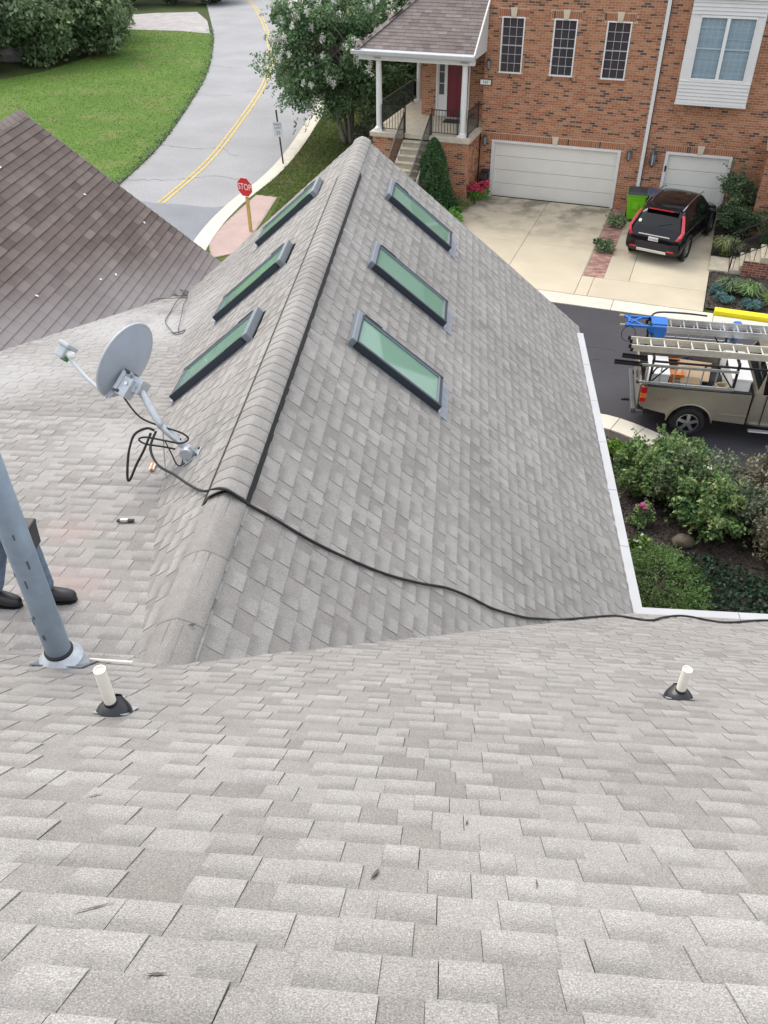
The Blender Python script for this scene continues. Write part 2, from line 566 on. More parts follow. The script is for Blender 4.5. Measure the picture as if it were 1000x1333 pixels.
def lawn_mat(name, a, b, dry):
    m, nt, o = new_mat(name)
    tc = N(nt, 'ShaderNodeTexCoord')
    co = tc.outputs['Object']
    n1 = noise_node(nt, co, .22, 6, .65)
    n2 = noise_node(nt, co, 6., 5, .7)
    n3 = noise_node(nt, co, .5, 5, .65)
    c = mixc(nt, mapr(nt, n1.outputs['Fac'], .3, .7), a, b)
    c = mixc(nt, mapr(nt, n3.outputs['Fac'], .50, .70), c, dry)
    c = mul(nt, c, mapr(nt, n2.outputs['Fac'], .25, .75), .66, 1.34)
    bs = N(nt, 'ShaderNodeBsdfPrincipled')
    bs.inputs['Roughness'].default_value = .95
    bs.inputs['Specular IOR Level'].default_value = .15
    nt.links.new(c, bs.inputs['Base Color'])
    bp = N(nt, 'ShaderNodeBump')
    bp.inputs['Strength'].default_value = .8
    bp.inputs['Distance'].default_value = .08
    nt.links.new(n2.outputs['Fac'], bp.inputs['Height'])
    nt.links.new(bp.outputs[0], bs.inputs['Normal'])
    nt.links.new(bs.outputs[0], o.inputs['Surface'])
lawn_mat('lawn_green', (.078, .150, .026), (.112, .195, .038), (.16, .185, .065))
lawn_mat('lawn_patchy', (.065, .105, .022), (.10, .14, .035), (.145, .115, .06))
lawn_mat('ground_far', (.05, .085, .025), (.06, .075, .03), (.09, .08, .045))

def drive_mat():
    m, nt, o = new_mat('drive_conc')
    tc = N(nt, 'ShaderNodeTexCoord')
    co = tc.outputs['Object']
    rgb = N(nt, 'ShaderNodeRGB')
    rgb.outputs[0].default_value = (.50, .445, .335, 1)
    c = rgb.outputs[0]
    at = N(nt, 'ShaderNodeAttribute', attribute_name='tone')
    c = mul(nt, c, at.outputs['Fac'], .94, 1.06)
    n = noise_node(nt, co, .8, 5)
    c = mul(nt, c, mapr(nt, n.outputs['Fac'], .3, .7), .92, 1.07)
    # mildew stain that creeps out from the garage sills
    sep = N(nt, 'ShaderNodeSeparateXYZ')
    nt.links.new(co, sep.inputs[0])
    nearg = mapr(nt, sep.outputs['Y'], -5.2, -.6)
    st = noise_node(nt, co, .75, 5, .62)
    mk = N(nt, 'ShaderNodeMath', operation='MULTIPLY')
    nt.links.new(nearg, mk.inputs[0])
    nt.links.new(mapr(nt, st.outputs['Fac'], .47, .62), mk.inputs[1])
    c = mixc(nt, mapr(nt, mk.outputs[0], 0, 1, 0, .85), c, (.17, .15, .115))
    b = N(nt, 'ShaderNodeBsdfPrincipled')
    b.inputs['Roughness'].default_value = .9
    nt.links.new(c, b.inputs['Base Color'])
    nt.links.new(b.outputs[0], o.inputs['Surface'])
drive_mat()

def glass_mat(name, tint, ior_blend=.28, rough=.03):
    m, nt, o = new_mat(name)
    lw = N(nt, 'ShaderNodeLayerWeight')
    lw.inputs['Blend'].default_value = ior_blend
    tr = N(nt, 'ShaderNodeBsdfTransparent')
    tr.inputs['Color'].default_value = (*tint, 1)
    gl = N(nt, 'ShaderNodeBsdfGlossy')
    gl.inputs['Roughness'].default_value = rough
    gl.inputs['Color'].default_value = (.9, .95, .95, 1)
    mx = N(nt, 'ShaderNodeMixShader')
    nt.links.new(lw.outputs['Fresnel'], mx.inputs[0])
    nt.links.new(tr.outputs[0], mx.inputs[1])
    nt.links.new(gl.outputs[0], mx.inputs[2])
    nt.links.new(mx.outputs[0], o.inputs['Surface'])
def skylight_glass():
    """green low-e pane: tinted, part clear, part milky body colour, glossy on top"""
    m, nt, o = new_mat('skylight_glass')
    tr = N(nt, 'ShaderNodeBsdfTransparent')
    tr.inputs['Color'].default_value = (.55, .80, .66, 1)
    df = N(nt, 'ShaderNodeBsdfDiffuse')
    df.inputs['Color'].default_value = (.32, .58, .44, 1)
    a = N(nt, 'ShaderNodeMixShader')
    a.inputs[0].default_value = .46
    nt.links.new(tr.outputs[0], a.inputs[1]); nt.links.new(df.outputs[0], a.inputs[2])
    gl = N(nt, 'ShaderNodeBsdfGlossy')
    gl.inputs['Roughness'].default_value = .03
    lw = N(nt, 'ShaderNodeFresnel')
    lw.inputs['IOR'].default_value = 1.62
    b = N(nt, 'ShaderNodeMixShader')
    nt.links.new(lw.outputs[0], b.inputs[0]); nt.links.new(a.outputs[0], b.inputs[1]); nt.links.new(gl.outputs[0], b.inputs[2])
    nt.links.new(b.outputs[0], o.inputs['Surface'])
skylight_glass()
glass_mat('window_glass', (.80, .88, .92), .16)
# ================================================================== near townhouse roof
TP = .8349
TH = math.atan(TP)
CS, SN = math.cos(TH), math.sin(TH)
XR, ZR = -1.585, 7.49                 # wing ridge
YE, ZE = 6.67, 4.40                   # eave of the main slope
XE, YF = 2.115, 13.80                 # wing eave and far rake
def zR(x, y): return ZR-TP*(x-XR)
def zL(x, y): return ZR+TP*(x-XR)
def zN(x, y): return ZE+TP*(YE-y)
GQ = .24
def zG(x, y): return 7.35-GQ*(y-3.05)
XD, ZD = -8.05, 7.359
def zD(x, y): return ZD-TP*(x-XD)

class Slope:
    def __init__(s, o, u, v, n):
        s.o, s.u, s.v, s.n = Vector(o), Vector(u), Vector(v), Vector(n)
    def P(s, u, v, h=0.): return s.o+s.u*u+s.v*v+s.n*h
SR = Slope((XR, 0, ZR), (0, 1, 0), (CS, 0, -SN), (SN, 0, CS))
SL = Slope((XR, 0, ZR), (0, 1, 0), (-CS, 0, -SN), (-SN, 0, CS))
SNr = Slope((0, YE, ZE), (1, 0, 0), (0, CS, -SN), (0, SN, CS))
gq = 1/math.sqrt(1+GQ*GQ)
SG = Slope((0, 3.05, 7.35), (1, 0, 0), (0, gq, -GQ*gq), (0, GQ*gq, gq))
SD = Slope((XD, 0, ZD), (0, 1, 0), (CS, 0, -SN), (SN, 0, CS))

house = empty('townhouse', (-1.6, 4.0, 0), 0, 'near townhouse whose grey shingled roof with a gabled wing fills the lower half', 'house')

SKY_W = .64
SKYLIGHTS = [('R', 7.98, .66, 1.86), ('R', 9.98, .66, 1.86), ('R', 12.46, .66, 1.86),
             ('L', 8.06, .70, 1.93), ('L', 10.06, .72, 1.95), ('L', 12.56, .68, 1.90)]
def in_sky(side, u, v, w, pad=.02):
    for s, y, a, b in SKYLIGHTS:
        if s == side and abs(u-y) < SKY_W/2+pad+w/2 and a-pad < v and v-.143 < b+pad:
            return True
    return False

def clip_sky(side, a, b, v0, v1):
    for s, y, c, d in SKYLIGHTS:
        lo, hi = y-SKY_W/2-.012, y+SKY_W/2+.012
        if s == side and v1 > c+.05 and v0 < d-.02 and a < hi and b > lo:
            return [q for q in ((a, lo), (hi, b)) if q[1]-q[0] > .012]
    return [(a, b)]

def proj(p):
    d = Vector(p)-CAM
    z = d.dot(fwd)
    if z < .1: return None
    return (500+FPIX*d.dot(r2)/z, 666.5+FPIX*d.dot(d2)/z, z)

PIECES = []          # (pixel size, verts, faces, tone, vpos)
EXPO = .1429
rng = random.Random(11)

def piece(S, u0, u1, v0, v1, thick, raised, tone, skew=0.):
    """one shingle tab: lifts from its top edge to a thick, slightly rolled butt edge"""
    lift = rng.uniform(-.0006, .0012)
    if raised:
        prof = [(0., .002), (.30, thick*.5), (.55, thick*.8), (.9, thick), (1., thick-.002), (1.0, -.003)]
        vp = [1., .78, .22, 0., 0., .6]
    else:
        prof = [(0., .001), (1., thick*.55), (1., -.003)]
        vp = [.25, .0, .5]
    vs, e = [], []
    L = v1-v0
    for (a, h), q in zip(prof, vp):
        for uu in (u0, u1):
            vs.append(S.P(uu, v0+L*a+(skew*(uu-u0)), h+lift*a))
            e.append(q)
    n = len(prof)
    fs = [(2*i, 2*i+1, 2*i+3, 2*i+2) for i in range(n-1)]
    fs.append(tuple([2*i for i in range(n-1, -1, -1)]))
    fs.append(tuple([2*i+1 for i in range(n)]))
    return vs, fs, tone, e

def field(S, u_rng, v_rng, keep, side=None, vstart=0., tone0=.5):
    """courses of laminated shingles over one slope"""
    outl = []
    nrow = int(math.ceil((v_rng[1]-v_rng[0])/EXPO))
    for r in range(nrow):
        v1 = v_rng[0]+(r+1)*EXPO+rng.uniform(-.0015, .0015)
        v0 = v1-EXPO-.012
        u = u_rng[0]-rng.uniform(0, 1.0)
        while u < u_rng[1]:
            ulen = 1.0+rng.uniform(-.01, .01)
            u0s = u
            end = u+ulen
            raised = rng.random() < .5
            st = tone0+rng.gauss(0, .07)
            while u < end-.03:
                w = rng.uniform(.09, .18) if raised else rng.uniform(.075, .175)
                if rng.random() < .04: w = rng.uniform(.04, .07)
                if end-(u+w) < .06: w = end-u
                a, b = u, u+w
                if b > u_rng[0] and a < u_rng[1]:
                    a2, b2 = max(a, u_rng[0]), min(b, u_rng[1])
                    if b2-a2 > .01:
                        t = st+(rng.gauss(.12, .10) if raised else rng.gauss(-.10, .20))
                        cs = [S.P(x, y) for x in (a2, b2) for y in (v0+.01, v1)]
                        for a2, b2 in (clip_sky(side, a2, b2, v0, v1) if keep(cs) else []):
                            g0 = .0016 if abs(a-u0s) < 1e-6 else .0005
                            p = piece(S, a2+g0, b2-.0005, v0, v1, .0068 if raised else .0046, raised,
                                      min(1, max(0, t)), rng.uniform(-.004, .004))
                            c = sum(cs, Vector())/4
                            q = proj(c)
                            size = 0.
                            if q and -20 < q[0] < 1020 and -20 < q[1] < 1353:
                                size = (b2-a2)*EXPO*abs((CAM-c).normalized().dot(S.n))*(FPIX/q[2])**2
                            outl.append((size, p))
                u += w
                raised = not raised
            u = end
    return outl

def kR(cs): return any(c.z > zN(c.x, c.y)-.01 for c in cs)
def kL(cs): return any(c.z > max(zN(c.x, c.y), zG(c.x, c.y))-.01 for c in cs)
def kN(cs):
    for c in cs:
        if c.x < XR:
            o = max(zL(c.x, c.y), zG(c.x, c.y) if c.x > XD else -9, zD(c.x, c.y) if c.x > XD else -9)
        elif c.x < XE+.05: o = zR(c.x, c.y)
        else: o = -9
        if c.z > o-.01: return True
    return False
def kG(cs):
    return any(c.z > max(zN(c.x, c.y), zL(c.x, c.y), zD(c.x, c.y))-.01 for c in cs)
def kD(cs): return any(c.z > max(zN(c.x, c.y), zG(c.x, c.y))-.01 for c in cs)

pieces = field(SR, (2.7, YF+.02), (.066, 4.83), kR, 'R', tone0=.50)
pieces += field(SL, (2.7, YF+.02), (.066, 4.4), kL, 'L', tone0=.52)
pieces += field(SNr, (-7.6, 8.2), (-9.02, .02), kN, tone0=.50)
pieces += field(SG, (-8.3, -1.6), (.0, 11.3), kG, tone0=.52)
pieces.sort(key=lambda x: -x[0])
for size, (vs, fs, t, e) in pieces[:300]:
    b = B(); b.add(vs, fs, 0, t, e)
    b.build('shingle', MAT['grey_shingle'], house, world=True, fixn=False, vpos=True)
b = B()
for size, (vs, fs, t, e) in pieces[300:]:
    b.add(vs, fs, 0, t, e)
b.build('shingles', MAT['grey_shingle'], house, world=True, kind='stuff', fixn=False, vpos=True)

# roof decks under the shingles, cut open below the skylights
def deck(S, u0, u1, v0, v1, holes, h=-.014):
    b = B()
    us = sorted({u0, u1, *[x for y, a, c in holes for x in (y-SKY_W/2+.05, y+SKY_W/2-.05)]})
    for i in range(len(us)-1):
        um = (us[i]+us[i+1])/2
        cut = [(a+.06, c-.06) for y, a, c in holes if abs(um-y) < SKY_W/2-.05]
        vv = [v0]+[x for s in sorted(cut) for x in s]+[v1]
        for j in range(0, len(vv), 2):
            b.add([S.P(us[i], vv[j], h), S.P(us[i+1], vv[j], h), S.P(us[i+1], vv[j+1], h), S.P(us[i], vv[j+1], h)], [(0, 1, 2, 3)])
    return b
b = deck(SR, 2.5, YF, .05, 4.80, [(y, a, c) for s, y, a, c in SKYLIGHTS if s == 'R'])
d = deck(SL, 2.5, YF, .05, 4.80, [(y, a, c) for s, y, a, c in SKYLIGHTS if s == 'L']); b.add(d.v, d.f)
b.add([SNr.P(-8.05, -12, -.014), SNr.P(9, -12, -.014), SNr.P(9, -4.815, -.014), SNr.P(-8.05, -4.815, -.014)], [(0, 1, 2, 3)])
b.add([SNr.P(-1.62, -4.82, -.014), SNr.P(9, -4.82, -.014), SNr.P(9, 0, -.014), SNr.P(2.0, 0, -.014)], [(0, 1, 2, 3)])
b.add([SG.P(-8.3, 0, -.014), SG.P(-1.6, 0, -.014), SG.P(-4.70, 11.2, -.014), SG.P(-5.0, 11.2, -.014)], [(0, 1, 2, 3)])
b.build('roof_deck', MAT['underlay'], house, world=True)

# ridge vent with its shingle caps, and the plain old caps at both ends of the ridge
def ridge_pt(y, d, h):     # d signed distance across the ridge measured along the slopes
    k = max(-1., min(1., d/.07))
    n = Vector((SN*k, 0, CS)).normalized()
    return (SR if d >= 0 else SL).P(y, abs(d), 0)+n*h
def cap_profile(wid, raise_, drop, rad, n=9):
    pr = []
    for i in range(-n, n+1):
        d = wid*i/n
        k = max(0., 1-abs(d)/rad)
        pr.append((d, raise_-drop*k*k-(.006 if abs(i) == n else 0)))
    return pr
def cap(y0, y1, wid, raise_, lift, tone, drop=.03, rad=.11, name='ridge_cap_shingle'):
    b = B()
    pr = cap_profile(wid, raise_, drop, rad)
    n = len(pr)
    rows = [(y1+.03, -.002), (y0+.02, lift), (y0, lift-.001)]
    vs, e = [], []
    for k, (y, l) in enumerate(rows):
        for d, h in pr:
            vs.append(ridge_pt(y, d, h+l)); e.append((0., .15, .5)[k])
    fs = [(r*n+i, r*n+i+1, (r+1)*n+i+1, (r+1)*n+i) for r in range(2) for i in range(n-1)]
    b.add(vs, fs, 0, tone, e)
    v2 = [ridge_pt(y0, d, h+lift-.001) for d, h in pr]+[ridge_pt(y0-.0004, d, h-.006) for d, h in pr]
    b.add(v2, [(i, i+1, n+i+1, n+i) for i in range(n-1)], 1, tone, [1.]*2*n)  # butt face darkened through vpos, painting the shadow line between caps
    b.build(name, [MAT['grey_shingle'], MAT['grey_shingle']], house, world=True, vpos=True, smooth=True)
VY0, VY1 = 4.62, 12.22
b = B()
for sgn in (1, -1):
    S = SR if sgn > 0 else SL
    vs = []
    for y in (VY0, VY1):
        w_ = .210 if sgn > 0 else .262
        vs += [S.P(y, .07, .006), S.P(y, .130, .001), S.P(y, w_, .004), S.P(y, .150, .027), S.P(y, .07, .012)]
    b.add(vs, [(0, 1, 6, 5), (1, 2, 7, 6), (2, 3, 8, 7), (3, 4, 9, 8), (0, 4, 3, 2, 1), (5, 6, 7, 8, 9)])
b.build('ridge_vent', MAT['black_vent'], house, world=True)
y = VY0-.02
while y < VY1-.04:
    cap(y, min(y+.1429, VY1), .154, .044, .0034, rng.gauss(.46, .07), .026, .15)
    y += .1429
y = 2.75
while y < VY0-.05:
    cap(y, min(y+.62, VY0-.03), .185, .020, .0012, rng.gauss(.30, .03), .040, .17)
    y += .62
y = VY1+.03
while y < YF-.02:
    cap(y, min(y+.20, YF+.02), .165, .026, .003, rng.gauss(.52, .05), .040, .15)
    y += .20

# skylights
def skylight(side, yc, s0, s1):
    S = SR if side == 'R' else SL
    w = SKY_W/2
    HT = .095
    def pt(u, v, h): return S.P(yc+u, v, h)
    def slab(b, u0, u1, v0, v1, h0, h1, m=0):
        vs = [pt(u, v, h) for h in (h0, h1) for v in (v0, v1) for u in (u0, u1)]
        b.add(vs, [(0, 2, 3, 1), (4, 5, 7, 6), (0, 1, 5, 4), (2, 6, 7, 3), (0, 4, 6, 2), (1, 3, 7, 5)], m)
    b = B()
    slab(b, -w, -w+.040, s0, s1, -.01, HT); slab(b, w-.040, w, s0, s1, -.01, HT)
    slab(b, -w+.040, w-.040, s1-.045, s1, -.01, HT-.008); slab(b, -w+.040, w-.040, s0, s0+.06, -.01, HT)
    fr = b.build('skylight', MAT['slate_metal'], house, world=True, bevel=.006)
    b = B()                                   # bright glazing bead around the pane
    for u0, u1, v0, v1 in ((-w+.040, -w+.058, s0+.06, s1-.045), (w-.058, w-.040, s0+.06, s1-.045), (-w+.058, w-.058, s1-.062, s1-.045)):
        slab(b, u0, u1, v0, v1, HT-.03, HT-.006)
    b.build('glazing_bead', MAT['slate_light'], fr, world=True)
    b = B()                                   # head cover, a wider shallow hood upslope
    slab(b, -w-.006, w+.006, s0-.028, s0+.042, .002, HT+.007)
    b.build('hood', MAT['slate_light'], fr, world=True, bevel=.012)
    b = B()
    slab(b, -w-.010, -w-.001, s0+.06, s0+.30, .02, HT+.006); b.build('side_cover', MAT['slate_metal'], fr, world=True)
    b = B(); slab(b, w+.001, w+.010, s0+.06, s0+.30, .02, HT+.006); b.build('side_cover', MAT['slate_metal'], fr, world=True)
    b = B()
    b.add([pt(-w+.056, s0+.05, HT-.022), pt(w-.056, s0+.05, HT-.022), pt(w-.056, s1-.060, HT-.022), pt(-w+.056, s1-.060, HT-.022)], [(0, 3, 2, 1) if side == 'R' else (0, 1, 2, 3)])
    b.build('pane', MAT['skylight_glass'], fr, world=True, fixn=False)
    b = B()                                   # drywall shaft below the pane
    top = [pt(-w+.045, s0+.06, -.02), pt(w-.045, s0+.06, -.02), pt(w-.045, s1-.045, -.02), pt(-w+.045, s1-.045, -.02)]
    mid = [pt(-w+.045, s0+.06, .06), pt(w-.045, s0+.06, .06), pt(w-.045, s1-.045, .06), pt(-w+.045, s1-.045, .06)]
    bot = [p+Vector((0, 0, -.55)) for p in top]
    vs = mid+bot
    b.add(vs, [(0, 4, 5, 1), (1, 5, 6, 2), (2, 6, 7, 3), (3, 7, 4, 0), (4, 7, 6, 5)])
    b.build('shaft', MAT['shaft_white'], fr, world=True)
    b = B()                                   # flashing apron below and step flashing beside
    slab(b, -w-.03, w+.06, s1+.0, s1+.15, .008, .0115)
    slab(b, -w-.016, -w-.002, s0-.05, s1, -.006, .0125); slab(b, w+.002, w+.016, s0-.05, s1, -.006, .0125)
    b.build('flashing', MAT['lead_flash'], fr, world=True)
    b = B()
    b.tube([pt(-w-.02, s1+.012, .03), pt(-w+.03, s1+.02, .03)], .013, 8)
    b.build('drain_clip', MAT['galv'], fr, world=True)
for a in SKYLIGHTS: skylight(*a)

# eaves: gutters with guards, fascia, soffit, rake boards, walls
def gutter_run(p0, p1, outv, n):
    """K-style gutter from p0 to p1, outward direction outv, n guard panels"""
    p0, p1, o = Vector(p0), Vector(p1), Vector(outv)
    d = (p1-p0)
    L = d.length
    d.normalize()
    up = Vector((0, 0, 1))
    b = B()
    poly = [(0, 0), (.065, 0), (.08, .05), (.105, .075), (.105, .115), (.095, .115), (.093, .085), (.07, .05), (.06, .012), (.012, .012), (.012, .115), (0, .115)]
    b.prism(poly, p0-up*.115, o, up, d*L)
    b.build('gutter', MAT['white_gutter'], house, world=True)
    for k in range(n):
        a, c = L*k/n+.004, L*(k+1)/n-.004
        g = B()
        z = rng.uniform(0, .003)
        vs = [p0+d*a+up*(.010+z)-o*.03, p0+d*c+up*(.010+z)-o*.03, p0+d*c+up*(.003+z)+o*.103, p0+d*a+up*(.003+z)+o*.103]
        vs += [v-up*.006 for v in vs]
        g.add(vs, [(0, 1, 2, 3), (4, 7, 6, 5), (0, 4, 5, 1), (1, 5, 6, 2), (2, 6, 7, 3), (3, 7, 4, 0)], 0, rng.random())
        g.build('gutter_guard', MAT['white_gutter'], house, world=True)
gutter_run((XE+.012, YE+.02, ZE-.012), (XE+.012, YF-.35, ZE-.012), (1, 0, 0), 6)
gutter_run((XE+.012, YE+.012, ZE-.012), (9.0, YE+.012, ZE-.012), (0, 1, 0), 6)
b = B()
b.bb(XE-.012, XE+.010, YE, YF, ZE-.22, ZE-.02); b.bb(XE+.012, 9.0, YE-.012, YE+.010, ZE-.22, ZE-.02)
b.bb(XE-.42, XE-.012, YE+.3, YF-.1, ZE-.225, ZE-.205); b.bb(XE-.1, 9.0, YE-.42, YE-.012, ZE-.226, ZE-.206)
b.build('fascia', MAT['white_trim'], house, world=True)
b = B()
for S in (SR, SL):
    vs = [S.P(yy, v, h) for yy in (YF-.02, YF+.005) for v in (0, 4.8) for h in (-.18, -.012)]
    b.add(vs, [(0, 1, 3, 2), (4, 6, 7, 5), (0, 2, 6, 4), (1, 5, 7, 3), (0, 4, 5, 1), (2, 3, 7, 6)])
b.build('rake_board', MAT['white_trim'], house, world=True)
b = B()
b.bb(-5.2, XE-.40, 2.0, YF-.35, 0, ZE-.2)
b.bb(-8.3, 9.0, -3.0, YE-.40, 0, ZE-.2)
b.add([(XR, YF-.35, ZR-.2), (XE-.4, YF-.35, ZE-.2), (-5.2, YF-.35, ZE-.2), (XR, YF-.30, ZR-.2), (XE-.4, YF-.30, ZE-.2), (-5.2, YF-.30, ZE-.2)], [(0, 1, 2), (3, 5, 4), (0, 3, 4, 1)])
b.build('wall', MAT['brick_red'], house, world=True)

# ================================================================== neighbour with the brown roof
nb = empty('neighbour_townhouse', (-10.5, 8, 0), 0, 'neighbouring townhouse with a dark brown shingled gable roof beside the grey one', 'house')
def field_3tab(S, u_rng, v_rng, keep):
    outl = []
    n = int((v_rng[1]-v_rng[0])/EXPO)
    for r in range(n):
        v1 = v_rng[0]+(r+1)*EXPO
        v0 = v1-EXPO-.012
        u = u_rng[0]-rng.uniform(0, .3)
        while u < u_rng[1]:
            a, c = max(u, u_rng[0]), min(u+.305, u_rng[1])
            u += .305
            if c-a < .02: continue
            cs = [S.P(x, y) for x in (a, c) for y in (v0+.01, v1)]
            if not keep(cs): continue
            w = rng.uniform(-.001, .001)
            g = .0022
            vm = v0+(v1-v0)*.30
            vs = [S.P(a+g, v0, .001), S.P(c-g, v0, .001), S.P(c-g, vm, .004), S.P(a+g, vm, .004), S.P(c-g, v1+w, .011), S.P(a+g, v1+w, .011), S.P(c-g, v1+w, -.004), S.P(a+g, v1+w, -.004)]
            outl.append((vs, [(0, 1, 2, 3), (3, 2, 4, 5), (5, 4, 6, 7), (0, 3, 5, 7), (1, 6, 4, 2)], min(1, max(0, rng.gauss(.5, .19))), [1.2, 1.2, .25, .25, 0, 0, 1., 1.], sum(cs, Vector())/4))
    return outl
p3 = field_3tab(SD, (.5, 15.72), (.05, 4.75), kD)
def vis(c):
    q = proj(c)
    return -1e6 if not q or not (-10 < q[0] < 1010 and -10 < q[1] < 1343) else -q[2]
p3.sort(key=lambda p: -vis(p[4]))
for p in p3[:300]:
    b = B(); b.add(p[0], p[1], 0, p[2], p[3])
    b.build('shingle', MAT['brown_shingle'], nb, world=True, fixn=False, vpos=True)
b = B()
for p in p3[300:]: b.add(p[0], p[1], 0, p[2], p[3])
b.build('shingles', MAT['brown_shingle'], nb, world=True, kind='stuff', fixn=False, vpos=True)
b = B()
b.add([SD.P(.5, 0, -.014), SD.P(15.7, 0, -.014), SD.P(15.7, 4.8, -.014), SD.P(.5, 4.8, -.014)], [(0, 1, 2, 3)])
b.add([(XD, .5, ZD-.012), (XD, 15.7, ZD-.012), (XD-3.7, 15.7, ZD-3.1), (XD-3.7, .5, ZD-3.1)], [(0, 1, 2, 3)])
b.build('roof_deck', MAT['brown_shingle'], nb, world=True)
y = .6
while y < 15.7:
    b = B()
    pr = [(-.16, .012), (-.07, .02), (0, .016), (.07, .02), (.16, .012)]
    vs, e = [], []
    for yy, l in ((y+.26, 0), (y, .006)):
        for dd, h in pr:
            vs.append(Vector((XD+CS*dd, yy, ZD-SN*abs(dd)+h+l))); e.append(0.)
    for dd, h in pr:
        vs.append(Vector((XD+CS*dd, y, ZD-SN*abs(dd)+h-.004))); e.append(1.)
    b.add(vs, [(r*5+i, r*5+i+1, (r+1)*5+i+1, (r+1)*5+i) for r in range(2) for i in range(4)], 0, rng.uniform(.8, 1.), e)
    b.build('ridge_cap_shingle', MAT['brown_shingle'], nb, world=True, vpos=True)
    y += .21
b = B()
vs = [SD.P(yy, v, h) for yy in (15.70, 15.73) for v in (0, 4.8) for h in (-.2, -.0)]
b.add(vs, [(0, 1, 3, 2), (4, 6, 7, 5), (0, 2, 6, 4), (1, 5, 7, 3), (0, 4, 5, 1), (2, 3, 7, 6)])
b.build('rake_board', MAT['kerb_conc'], nb, world=True)
b = B(); b.bb(-11.6, -4.9, -3, 15.3, 0, 4.2)
b.add([(XD, 15.3, ZD-.2), (-4.9, 15.3, 4.2), (-11.6, 15.3, 4.2), (XD, 15.25, ZD-.2), (-4.9, 15.25, 4.2), (-11.6, 15.25, 4.2)], [(0, 1, 2), (3, 5, 4), (0, 3, 4, 1)])
b.build('wall', MAT['brick_red'], nb, world=True)
# ================================================================== the ground
def flat(name, poly, z, mat, parent=None, kind='structure', world=True, tone=.5):
    b = B()
    b.add([(x, y, z) for x, y in poly], [tuple(range(len(poly)))], 0, tone)
    o = b.build(name, mat, parent, world=world)
    if parent is None and kind: o['kind'] = kind
    return o
def inside(poly, x, y):
    px = np.array([p[0] for p in poly]); py = np.array([p[1] for p in poly])
    c = np.zeros(len(x), bool)
    j = len(poly)-1
    for i in range(len(poly)):
        cond = ((py[i] > y) != (py[j] > y)) & (x < (px[j]-px[i])*(y-py[i])/(py[j]-py[i]+1e-12)+px[i])
        c ^= cond
        j = i
    return c
def sp2(pts, n=6): return [(p.x, p.y) for p in spline([(a, b, 0) for a, b in pts], n)]

flat('ground', [(-400, -300), (400, -300), (400, 500), (-400, 500)], -.03, MAT['ground_far'])
roadL = sp2([(-36, 112), (-30, 102), (-24.1, 86.4), (-21.4, 77.9), (-18.5, 67.6), (-16.2, 57.2), (-15.1, 49.3), (-14.3, 41), (-14.25, 35.5), (-14.5, 28), (-15, 10), (-15, -30)])
roadR = sp2([(-26, 114), (-20.6, 102), (-15.8, 86.3), (-12.7, 77.5), (-10.2, 67), (-8.5, 56), (-7.95, 49), (-8.0, 44.4), (-8.13, 39.4), (-8.48, 35.8), (-9.16, 32.4), (-9.45, 29), (-9.3, 24), (-9.2, 10), (-9.2, -30)])
flat('road', roadL+roadR[::-1], .0, MAT['asphalt_old'])
# where the side street was resurfaced the asphalt is darker
flat('road_patch', [(-14.25, 33.3), (-12.0, 32.45), (-11.0, 32.4), (-10.1, 32.15), (-9.55, 32.1), (-9.22, 32.3), (-9.45, 29), (-9.3, 24), (-9.2, 10), (-14.9, 10), (-14.4, 28)], .006, MAT['asphalt_mid'])
yl = spline([(-27, 103, 0), (-20.0, 86.4, 0), (-16.6, 76, 0), (-14.1, 66.2, 0), (-12.5, 58.4, 0), (-11.75, 52, 0), (-11.42, 44.6, 0), (-11.35, 38, 0), (-11.85, 32.5, 0)], 8)
for off in (-.11, .11):
    b = B()
    vs = []
    for i, p in enumerate(yl):
        d = (yl[min(i+1, len(yl)-1)]-yl[max(i-1, 0)]).normalized()
        nrm = Vector((d.y, -d.x, 0))
        for w in (-.055, .055):
            vs.append(p+nrm*(off+w)+Vector((0, 0, .010)))
    b.add(vs, [(2*i, 2*i+1, 2*i+3, 2*i+2) for i in range(len(yl)-1)])
    o = b.build('road_line', MAT['line_yellow']); o['kind'] = 'structure'
# cracks across the old asphalt
for pts in ([(-15.2, 50.5), (-13.6, 50.2), (-12.3, 51.4), (-11.7, 51.2)], [(-14.3, 40.6), (-12.6, 40.0), (-11.2, 40.1), (-10.6, 39.2), (-10.2, 39.0)],
            [(-14.1, 35.3), (-12.4, 35.4), (-10.6, 35.9), (-9.4, 35.6)], [(-16.3, 58.3), (-14.7, 57.6), (-13.2, 58.6)]):
    b = B()
    P = spline([(x, y, 0) for x, y in pts], 7)
    vs = []
    for i, p in enumerate(P):
        j = Vector((rng.uniform(-.06, .06), rng.uniform(-.12, .12), .005))
        w = rng.uniform(.008, .025)
        vs += [p+j+Vector((0, -w, 0)), p+j+Vector((0, w, 0))]
    b.add(vs, [(2*i, 2*i+1, 2*i+3, 2*i+2) for i in range(len(P)-1)])
    o = b.build('road_crack', MAT['crack']); o['kind'] = 'structure'

